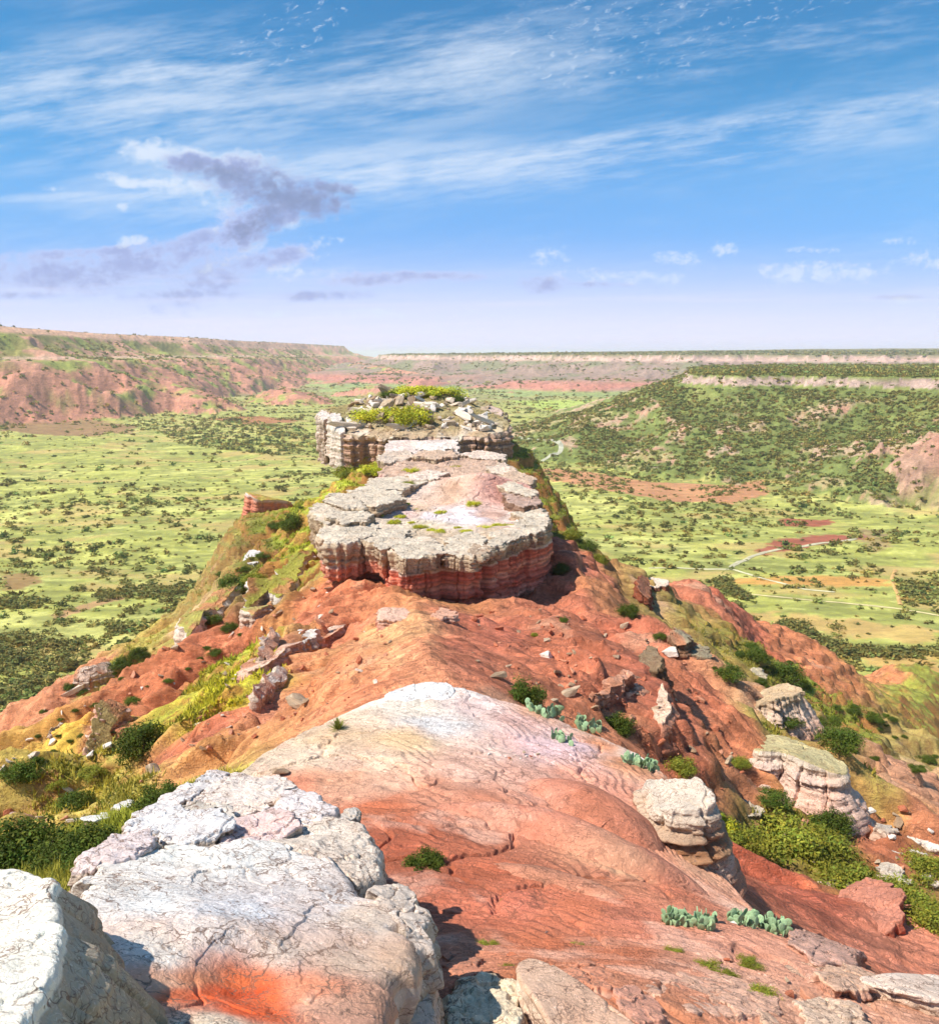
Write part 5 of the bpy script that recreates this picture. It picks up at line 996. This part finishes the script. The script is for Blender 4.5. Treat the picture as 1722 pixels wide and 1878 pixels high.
# ------------------------------------------------------------------ shrubs of the valley and the mesas
def shrub_mesh(seed, n, size, col=(138, 134, 76)):
    V, Q, C, _ = leaf_cloud(np.random.default_rng(seed), n, 9, size, (1, 1, .85), col, .5, .3); return V, Q, C
SHT = [shrub_mesh(500 + i, 90, .30) for i in range(6)]; SHM = []
for V, Q, C in SHT: m_ = mesh_from('foliage', V, Q, C, False); m_.materials.append(M_LEAF); SHM.append(m_)
SHL = [shrub_mesh(520 + i, 26, .55) for i in range(6)]; SHF = [shrub_mesh(540 + i, 11, .85) for i in range(6)]
def proj(P):
    y = P[:, 1] * CP - P[:, 2] * SP; z = P[:, 1] * SP + P[:, 2] * CP; return 861 + F * P[:, 0] / y, 939 - F * z / y
def hidden(P):
    t = np.linspace(.02, .97, 90); q = P[:, None, :] * t[None, :, None]; m = np.hypot(q[..., 0], q[..., 1]) < 400; z = np.full(q.shape[:2], -999.); z[m] = ridge_z(q[..., 0][m], q[..., 1][m], False); return (z + .3 > q[..., 2]).any(1)
r = np.random.default_rng(11); N = 260000
Y = 215 + (3300 - 215) * r.random(N) ** .62; X = Y * r.uniform(-.68, .68, N); keep = np.ones(N, bool)
ne = np.arange(N) < 40000; Y = np.where(ne, r.uniform(210, 420, N), Y); X = np.where(ne, Y * r.uniform(-.68, .68, N), X); z, cls, D = terrain(X, Y, full=True); px, py = proj(np.stack([X, Y, z], -1))
cl_ = fbm(X / 55, Y / 30, 4, 601); cl2 = fbm(X / 16, Y / 12, 3, 603); dens = .07 + 1.5 * sstep(-.05, .3, cl_ + .35 * cl2)
def zone(L, v, soft=0):
    global dens; m = inpoly(px, py, np.array(L, float)); dens = np.where(m, np.maximum(dens, v) if v > .2 else v, dens)
zone([(1340,1060),(1722,1060),(1722,1190),(1560,1190),(1400,1120)], .05); zone([(0,800),(560,800),(480,880),(0,880)], .12)
zone([(265,775),(400,765),(590,790),(585,835),(480,835),(330,815)], 1.6); zone([(0,1000),(300,985),(450,960),(440,1060),(330,1110),(120,1080),(0,1060)], .55); zone([(0,1160),(150,1180),(230,1150),(110,1250),(0,1300)], .9)
zone([(0,905),(430,880),(440,960),(0,1000)], .5); zone([(1170,950),(1340,945),(1330,1040),(1160,1035)], .6); zone([(1020,890),(1400,925),(1400,1010),(1130,1030),(1040,960)], .55); zone([(1640,1060),(1722,1040),(1722,1110),(1660,1110)], .9)
zone([(1620,930),(1700,930),(1700,985),(1620,980)], .5)
rr = np.hypot(X, Y); prob = dens * np.where(rr < 800, .55, .55 * (800 / rr) ** .9) * np.clip(rr / 420, .55, 1)
pick = (cls == 0) & (r.random(N) < prob); Pv = np.stack([X, Y, z], -1)[pick]; Sv = .9 + 2.9 * r.random(len(Pv)) ** 3.2 * np.where(np.hypot(Pv[:, 0], Pv[:, 1]) > 900, 1.35, 1)
# the wooded slope, the plateau edge and the far walls
def mesa_scatter(n, xlo, xhi, ylo, yhi, k, f, s0, s1):
    X = r.uniform(xlo, xhi, n); Y = r.uniform(ylo, yhi, n); z, cls, D = terrain(X, Y, full=True); fr = (np.abs(X) < .64 * Y)
    m = (cls == 2 + k) & fr; X, Y, z, d = X[m], Y[m], z[m], D[k][m]; w = r.random(len(X)) < f(X, Y, z, d) * 1.3; P = np.stack([X, Y, z], -1)[w]; return P, r.uniform(s0, s1, len(P))
A_ = [mesa_scatter(40000, 0, 720, 620, 1350, 2, lambda x, y, z, d: np.where(d < 0, .22, np.where(d > 999, .08, (sstep(-.5, .15, fbm(x / 50, y / 50, 4, 611)) * .5 + .10) * np.where(z > -42, .12, 1) * np.where((x > 385) & (y < 745), .25, 1))), 1.6, 3.3),
      mesa_scatter(9000, 300, 1300, 1000, 1950, 2, lambda x, y, z, d: np.where(d < 0, .4, .3), 2.2, 4.2),
      mesa_scatter(16000, -1500, -300, 1300, 4600, 0, lambda x, y, z, d: np.where(d < 0, .05, np.where(d < 45, 0, 1) * sstep(-.2, .4, fbm(x / 90, y / 90, 4, 617)) * .6 + .06), 2.4, 5.5),
      mesa_scatter(16000, -500, 2600, 1900, 4600, 1, lambda x, y, z, d: np.where(d < 0, .25, sstep(-.2, .4, fbm(x / 160, y / 160, 4, 619)) * .5 + .04), 3, 7.)]
log('shrub counts', len(Pv), [len(a[0]) for a in A_])
pxv, pyv = proj(Pv); inf = (pxv > -10) & (pxv < 1732) & (pyv < 1500); dist = np.linalg.norm(Pv, axis=1); order = np.argsort(np.where(inf, dist / Sv, 1e9))[:1500]
order = order[~hidden(Pv[order])][:290]; sel = np.zeros(len(Pv), bool); sel[order] = True
for i in order:
    o = bpy.data.objects.new('valley_shrub', SHM[i % 6]); COL.objects.link(o); s = Sv[i]; o.location = tuple(Pv[i] - [0, 0, .15 * s]); o.scale = (s * r.uniform(.9, 1.6), s * r.uniform(.8, 1.2), s * r.uniform(.7, 1.1)); o.rotation_euler = (0, 0, r.uniform(-.4, .4))
    tag(o, 'dark olive shrub standing on the green valley floor left of the ridge' if Pv[i, 0] < 0 else 'dark olive shrub standing on the green valley floor right of the ridge', 'shrub', 'shrubs dotted over the valley floor')
def mass(P, S, name, label, cat):
    Vs, Qs, Cs, b = [], [], [], 0; di = np.linalg.norm(P, axis=1)
    for tmpl, m in ((SHT, di < 330), (SHL, (di >= 330) & (di < 1100)), (SHF, di >= 1100)):
        for k in range(6):
            ii = np.nonzero(m)[0][k::6]
            if not len(ii): continue
            V, Q, C = tmpl[k]; n = len(V); a = r.uniform(0, 6.28, len(ii)); ca, sa = np.cos(a)[:, None], np.sin(a)[:, None]; s = S[ii][:, None]
            x = (V[None, :, 0] * ca - V[None, :, 1] * sa) * s * r.uniform(.9, 1.5, (len(ii), 1)); y = (V[None, :, 0] * sa + V[None, :, 1] * ca) * s; zz = V[None, :, 2] * s * r.uniform(.6, 1.1, (len(ii), 1)) - .15 * s
            W = np.stack([x, y, zz], -1) + P[ii][:, None]; Vs.append(W.reshape(-1, 3)); Qs.append((Q[None] + (np.arange(len(ii)) * n)[:, None, None]).reshape(-1, 4) + b); b += n * len(ii)
            Cs.append((C[None] * r.uniform(.6, 1.5, (len(ii), 1, 1)) * np.stack([1 + .25 * r.normal(size=(len(ii), 1)) * .6, np.ones((len(ii), 1)), np.ones((len(ii), 1)) * .95], -1)).reshape(-1, 3))
    o = link(name, mesh_from(name, np.vstack(Vs), np.vstack(Qs), np.vstack(Cs), False), M_LEAF); tag(o, label, cat, kind='stuff')
mass(Pv[~sel], Sv[~sel], 'shrubbery', 'countless olive shrubs scattered over the green valley floor', 'shrubbery')
mass(A_[0][0], A_[0][1], 'woods', 'dense dark green junipers covering the slopes of the near right mesa', 'woods')
mass(np.vstack([a[0] for a in A_[1:]]), np.concatenate([a[1] for a in A_[1:]]), 'shrubbery', 'tiny dark shrubs speckling the distant mesas and plateau tops', 'shrubbery')
log('valley shrubs')
# ------------------------------------------------------------------ grass on the ridge flanks
N = 620000; R_ = np.exp(r.uniform(np.log(14), np.log(235), N)); Az = np.radians(r.uniform(-42, 42, N)); X = R_ * np.sin(Az); Y = R_ * np.cos(Az)
q = logwarp(X, Y); p = logwarp(RCP[:, 0], RCP[:, 1]); acc = np.zeros((N, 3))
for i in range(0, N, 50000):
    d2 = ((q[i:i + 50000, None] - p[None]) ** 2).sum(-1); w = 1 / (d2 + 3e-4) ** 2.2; acc[i:i + 50000] = (w @ RCC) / w.sum(1, keepdims=True)
grn = sstep(.0, .10, acc[:, 1] - acc[:, 0] * .72) * sstep(-.35, .2, fbm(X / 4, Y / 4, 4, 701)); k = r.random(N) < grn * .8
X, Y, acc = X[k], Y[k], acc[k]; z = ridge_z(X, Y); vz = valley_z(X, Y); k = z > vz; X, Y, z, acc = X[k], Y[k], z[k], acc[k]
for P_, f_ in SLABS:
    k = ~inpoly(X, Y, P_); X, Y, z, acc = X[k], Y[k], z[k], acc[k]
n = len(X); log('grass tufts', n); B = 4
a = r.uniform(0, 6.28, (n, B)); e = r.uniform(.5, 1.45, (n, B)); l = r.uniform(.22, .62, (n, B)) * r.uniform(.6, 1.4, (n, 1)); d = np.stack([np.cos(a) * np.cos(e), np.sin(a) * np.cos(e), np.sin(e)], -1); fs = np.clip(np.hypot(X, Y) / 60, .3, 1.15)[:, None]; l = l * (fs * .6 + .4); sd = np.stack([-np.sin(a), np.cos(a), a * 0], -1) * .075 * fs[..., None]
c0 = np.stack([X, Y, z - .05], -1)[:, None] + r.normal(size=(n, B, 3)) * [.16, .16, .0]; V = np.stack([c0 - sd, c0 + sd, c0 + d * l[..., None]], 2).reshape(-1, 3)
tone = r.uniform(.6, 1.35, (n, 1)); cb = acc * tone * [1.02, 1.02, .8]; dark = r.random(n) < .22; cb[dark] = alb((120, 124, 52)) * tone[dark]
o = link('grass', mesh_from('grass', V, np.arange(len(V)).reshape(-1, 3), np.clip(np.repeat(cb, B * 3, 0), .01, .8), False), M_GRASS); tag(o, 'yellow green grass growing on the flanks of the ridge', 'grass', kind='stuff')
# ------------------------------------------------------------------ dirt tracks
def track(L, w0, name, label, col, seed):
    P = at_many(L, slabs=False); Z_ = np.stack([ptz(a_[0], a_[1], -119.) for a_ in L]); P = np.where((P[:, 2:] < -85) & (P[:, 1:2] > 250), P, Z_); n = 160; d = np.r_[0, np.cumsum(np.linalg.norm(np.diff(P[:, :2], axis=0), axis=1))]; t = np.linspace(0, d[-1], n); c = np.stack([np.interp(t, d, P[:, i]) for i in range(2)], -1)
    for _ in range(8): c[1:-1] = (c[:-2] + 2 * c[1:-1] + c[2:]) / 4
    tn = np.gradient(c, axis=0); tn /= np.linalg.norm(tn, axis=1, keepdims=True); nn = np.stack([tn[:, 1], -tn[:, 0]], -1); a = np.linspace(-1, 1, 9); w = w0 * (1 + .45 * fbm(t / 18, t * 0 + seed, 3, seed)); c += nn * (fbm(t / 25, t * 0, 3, seed + 2) * w0 * 1.1)[:, None]
    X = c[:, 0][:, None] + nn[:, 0][:, None] * a * w[:, None]; Y = c[:, 1][:, None] + nn[:, 1][:, None] * a * w[:, None]; Z = terrain(X, Y) + .45 - .25 * np.abs(a)[None]
    i = np.arange(n - 1)[:, None] * 9 + np.arange(8)[None]; Q = np.stack([i, i + 1, i + 10, i + 9], -1).reshape(-1, 4); V = np.stack([X, Y, Z], -1).reshape(-1, 3)
    C = alb(col)[None] * (1 + .25 * fbm(V[:, 0] / 3, V[:, 1] / 3, 3, seed))[:, None]; o = link(name, mesh_from(name, V, Q, C), M_VAL); tag(o, label, 'track', kind='structure')
track([(1345,1042),(1352,1030),(1380,1020),(1430,1008),(1500,998),(1570,988)], 1.7, 'path', 'pale winding wash curving away from the right valley grassland', (206, 196, 160), 1)
track([(1190,1043),(1240,1042),(1345,1045),(1400,1062),(1470,1080),(1530,1086)], 1.1, 'path', 'thin pale trail running down the right valley floor', (224, 214, 170), 2)
track([(950,800),(985,806),(1030,818),(1028,830),(995,845),(965,852)], 2.4, 'path', 'grey winding river bed between the farther butte and the wooded mesa', (190, 186, 160), 3)
track([(1640,1045),(1638,1065),(1648,1090),(1652,1110)], 1.0, 'path', 'short orange trail on the right valley floor', (222, 176, 110), 4)
track([(1370,1090),(1480,1100),(1600,1112),(1722,1130)], 1.0, 'path', 'faint sandy trail across the right valley floor', (226, 208, 150), 5)
log('tracks')
HAZE = 0.000065
# ------------------------------------------------------------------ camera, sun, sky
def build_world():
    w = bpy.data.worlds.new('World'); SC.world = w; w.use_nodes = True; nt = w.node_tree; nt.nodes.clear(); T = NT(nt)
    out = T.n('ShaderNodeOutputWorld'); bg = T.n('ShaderNodeBackground'); nt.links.new(bg.outputs[0], out.inputs[0]); bg.inputs[1].default_value = .115
    sky = T.n('ShaderNodeTexSky', sky_type='NISHITA'); sky.sun_disc = False; sky.sun_elevation = SUN_EL; sky.sun_rotation = SUN_ROT
    sky.ozone_density = 2.2; sky.dust_density = .3; sky.air_density = 1.1; sky.altitude = 900
    d = T.n('ShaderNodeTexCoord').outputs['Generated']; s = T.n('ShaderNodeSeparateXYZ'); T.set(s.inputs[0], d)
    yy = T.m('MAXIMUM', T.m('ABSOLUTE', s.outputs[1]), .08); u = T.m('DIVIDE', s.outputs[0], yy); v = T.m('DIVIDE', s.outputs[2], yy)
    def uv(px, py):
        q = ray(px, py); return float(q[0] / q[1]), float(q[2] / q[1])
    def coords(au, av, rot=0., off=(0, 0)):
        c, si = math.cos(rot), math.sin(rot)
        a = T.m('ADD', T.m('MULTIPLY', u, c * au), T.m('MULTIPLY', v, si * au)); b_ = T.m('ADD', T.m('MULTIPLY', u, -si * av), T.m('MULTIPLY', v, c * av))
        return T.xyz(T.m('ADD', a, off[0]), T.m('ADD', b_, off[1]), 0.)
    def blob(px, py, rx, ry, rot=0., uu=None, vv=None):
        """soft elliptical bump of height 1 seen towards (px, py)"""
        cu, cv = uv(px, py); rx /= F; ry /= F; c, si = math.cos(rot), math.sin(rot); uu = uu or u; vv = vv or v
        a = T.m('SUBTRACT', uu, cu); b_ = T.m('SUBTRACT', vv, cv)
        x = T.m('DIVIDE', T.m('ADD', T.m('MULTIPLY', a, c), T.m('MULTIPLY', b_, si)), rx); y = T.m('DIVIDE', T.m('ADD', T.m('MULTIPLY', a, -si), T.m('MULTIPLY', b_, c)), ry)
        return T.m('SUBTRACT', 1., T.m('ADD', T.m('MULTIPLY', x, x), T.m('MULTIPLY', y, y)))
    def mx(L):
        r = L[0]
        for q in L[1:]: r = T.m('MAXIMUM', r, q)
        return r
    base = T.mix(1., sky.outputs[0], SKY_TINT, 'MULTIPLY')
    hz = T.rng(v, .06, .34, 1., 0.); hz2 = T.rng(v, .0, .15, 1., 0.)
    base = T.mix(T.m('MULTIPLY', hz, .85), base, SKY_MID); base = T.mix(T.m('MULTIPLY', hz2, .92), base, SKY_LOW)
    # high cirrus in long streaks
    st = T.noise(coords(2.2, 15., .16), 1., 9, .66, .25); fi = T.noise(coords(10., 60., .13, (3, 5)), 1., 5, .7); big = T.noise(coords(1.7, 5.5, .2, (7, 1)), 1., 3, .5)
    t1 = T.m('ADD', T.m('MULTIPLY', st, .55), T.m('ADD', T.m('MULTIPLY', fi, .45), T.m('MULTIPLY', T.m('SUBTRACT', big, .5), .55)))
    b1 = mx([blob(250, 170, 560, 130, .10), blob(760, 120, 330, 110, .12), blob(1350, 60, 480, 90, .14), blob(1250, 270, 700, 60, .13), blob(560, 330, 500, 70, .08)])
    b1 = T.m('MAXIMUM', b1, 0.); gate = T.m('ADD', .25, T.m('MULTIPLY', b1, .9))
    cir = T.m('MULTIPLY', T.rng(t1, .39, .70), T.m('MINIMUM', gate, 1.))
    base = T.mix(T.m('MULTIPLY', cir, .75), base, CL_WHITE)
    bnd = T.m('MAXIMUM', mx([blob(1150, 262, 720, 26, .135), blob(250, 135, 260, 22, .06), blob(700, 318, 260, 18, .06), blob(150, 360, 240, 10, .02)]), 0.)
    base = T.mix(T.m('MULTIPLY', T.m('MULTIPLY', bnd, T.rng(T.m('ADD', T.m('MULTIPLY', st, .5), T.m('MULTIPLY', fi, .5)), .38, .66)), .6), base, CL_WHITE)
    # small flecks high on the right
    fl = T.noise(coords(60., 130., .3), 1., 6, .7, .4); bf = T.m('MAXIMUM', mx([blob(1130, 60, 250, 95, .15), blob(1330, 30, 260, 50, .2), blob(540, 60, 120, 50, .3)]), 0.)
    base = T.mix(T.m('MULTIPLY', T.rng(fl, .54, .72), T.m('MINIMUM', T.m('MULTIPLY', bf, 1.6), .55)), base, CL_WHITE)
    # shared warp for the heaps
    n1 = T.noise(coords(22., 26., .1), 1., 9, .62, .2); n2 = T.noise(coords(9., 22., .25, (2, 9)), 1., 8, .6, .3); n3 = T.noise(coords(70., 90., .1, (1, 4)), 1., 5, .65)
    nn = T.m('SUBTRACT', T.m('ADD', T.m('MULTIPLY', n1, .42), T.m('ADD', T.m('MULTIPLY', n2, .26), T.m('MULTIPLY', n3, .32))), .5)
    # violet banks low on the left, with bright upper rims
    low = mx([blob(80, 500, 290, 36, .03), blob(240, 490, 200, 40, .18), blob(760, 505, 160, 8, 0), blob(130, 465, 200, 12, .06), blob(380, 510, 110, 48, .45), blob(340, 540, 130, 14, .02), blob(470, 480, 120, 22, .2), blob(690, 512, 100, 13, .04), blob(570, 542, 120, 11, .02),
              blob(440, 420, 60, 50, .8), blob(330, 450, 130, 18, .25), blob(850, 508, 60, 8, 0), blob(1070, 522, 90, 7, 0), blob(1000, 520, 60, 16, .0), blob(1650, 545, 60, 6, 0), blob(40, 540, 100, 9, 0)])
    lowd = T.m('ADD', low, T.m('MULTIPLY', nn, 7.))
    la = T.rng(lowd, -.3, .95); base = T.mix(T.m('MULTIPLY', la, .9), base, T.mix(T.rng(lowd, .35, 1.5), CL_LAV, CL_VIOL))
    # pale puffs along the horizon
    puf = mx([blob(1005, 470, 34, 26, .3), blob(585, 445, 30, 34, -.2), blob(410, 480, 60, 18, .3), blob(1325, 458, 22, 16, 0), blob(1640, 440, 40, 10, 0), blob(1500, 458, 50, 6, 0), blob(240, 440, 34, 10, .1), blob(405, 402, 14, 26, -.5), blob(1240, 475, 60, 14, 0),
              blob(1450, 500, 200, 22, 0), blob(1690, 480, 50, 20, 0), blob(1150, 505, 140, 16, 0), blob(20, 575, 70, 12, 0), blob(700, 575, 320, 10, 0), blob(1660, 550, 60, 9, 0), blob(225, 325, 40, 12, 0), blob(80, 345, 60, 6, 0), blob(228, 380, 12, 8, 0), blob(630, 440, 12, 8, 0), blob(550, 500, 90, 16, 0)])
    pd = T.m('ADD', puf, T.m('MULTIPLY', nn, 15.)); base = T.mix(T.m('MULTIPLY', T.rng(pd, .2, 2.2), .7), base, CL_WHITE)
    hs = T.noise(coords(2.4, 60., .02, (4, 2)), 1., 6, .65); base = T.mix(T.m('MULTIPLY', T.rng(hs, .45, .75), T.m('MULTIPLY', hz2, .5)), base, (4.4, 4.2, 5.0))
    # the one dark cloud with a sunlit upper left edge
    wb = [blob(280, 280, 62, 26, -.1), blob(360, 300, 90, 24, -.2), blob(440, 305, 80, 26, -.05), blob(460, 345, 130, 50, -.15), blob(545, 358, 115, 48, -.1), blob(380, 340, 130, 22, -.05), blob(500, 395, 95, 32, .2), blob(625, 345, 36, 14, -.1), blob(455, 425, 40, 40, .9), blob(280, 335, 70, 10, 0)]
    dk = [blob(490, 345, 130, 50, -.15), blob(560, 362, 105, 46, -.1), blob(410, 320, 120, 26, -.2), blob(620, 350, 60, 22, -.1), blob(470, 410, 95, 36, .5)]
    wd = T.m('ADD', mx(wb), T.m('MULTIPLY', nn, 6.5)); dd = T.m('ADD', mx(dk), T.m('MULTIPLY', nn, 4.))
    wa = T.rng(wd, -.15, 1.1); base = T.mix(T.m('MULTIPLY', wa, .9), base, T.mix(T.rng(dd, -.15, .7), CL_WHITE, T.mix(T.rng(dd, .25, 1.4), CL_VIOL, CL_DARK)))
    nt.links.new(base, bg.inputs[0]); w.cycles.sampling_method = 'NONE'
SUN_EL = math.radians(52); SUN_AZ = (-.95, -.31)     # the sun stands left of the view and a little ahead
SUN_ROT = math.atan2(SUN_AZ[0], SUN_AZ[1])
SKY_TINT = (.235, .56, .70); SKY_MID = (1.25, 2.35, 4.9); SKY_LOW = (4.4, 4.3, 5.3); CL_WHITE = (3.6, 4.1, 4.9); CL_LAV = (2.6, 3.1, 4.8); CL_VIOL = (1.9, 2.25, 3.8); CL_DARK = (1.2, 1.5, 2.5)
build_world()
sl = bpy.data.lights.new('sun', 'SUN'); sl.energy = 3.4; sl.angle = math.radians(.5); sl.color = (1., .95, .86)
so = bpy.data.objects.new('sun', sl); COL.objects.link(so); so.location = (-60, 20, 60)
from mathutils import Vector
dv = Vector((SUN_AZ[0] * math.cos(SUN_EL), SUN_AZ[1] * math.cos(SUN_EL), math.sin(SUN_EL))); so.rotation_euler = dv.to_track_quat('Z', 'Y').to_euler()
cd = bpy.data.cameras.new('camera'); co = bpy.data.objects.new('camera', cd); COL.objects.link(co); SC.camera = co
cd.sensor_fit = 'HORIZONTAL'; cd.sensor_width = 36; cd.lens = 36 * F / 1722; cd.clip_start = .1; cd.clip_end = 120000
co.location = (0, 0, 0); co.rotation_euler = (math.pi / 2 - PITCH, 0, 0)
if HAZE:
    me = bpy.data.meshes.new('haze'); a, zb, zt = 46000, -150, 110
    v = [(x, y, z) for x in (-a, a) for y in (-a, a) for z in (zb, zt)]
    me.from_pydata(v, [], [(0,1,3,2),(4,6,7,5),(0,4,5,1),(2,3,7,6),(0,2,6,4),(1,5,7,3)]); ho = link('haze', me); tag(ho, 'thin pale air over the whole canyon that fades the far mesas', 'haze', kind='stuff')
    hm = bpy.data.materials.new('haze'); hm.use_nodes = True; nt = hm.node_tree; nt.nodes.clear(); o = nt.nodes.new('ShaderNodeOutputMaterial'); p = nt.nodes.new('ShaderNodeVolumePrincipled')
    p.inputs['Color'].default_value = (.96, .97, 1, 1); p.inputs['Density'].default_value = HAZE; p.inputs['Anisotropy'].default_value = 0.; nt.links.new(p.outputs[0], o.inputs['Volume']); me.materials.append(hm)
SC.view_settings.view_transform = 'Standard'; SC.view_settings.look = 'None'; SC.view_settings.gamma = 1; SC.view_settings.exposure = .85; SC.view_settings.use_curve_mapping = False
SC.cycles.max_bounces = 3; SC.cycles.diffuse_bounces = 2; SC.cycles.glossy_bounces = 1; SC.cycles.transmission_bounces = 2; SC.cycles.volume_bounces = 1; SC.cycles.transparent_max_bounces = 4
SC.cycles.use_adaptive_sampling = True; SC.cycles.adaptive_threshold = .02; SC.cycles.adaptive_min_samples = 12; SC.cycles.use_denoising = True
log('done', len(COL.objects))
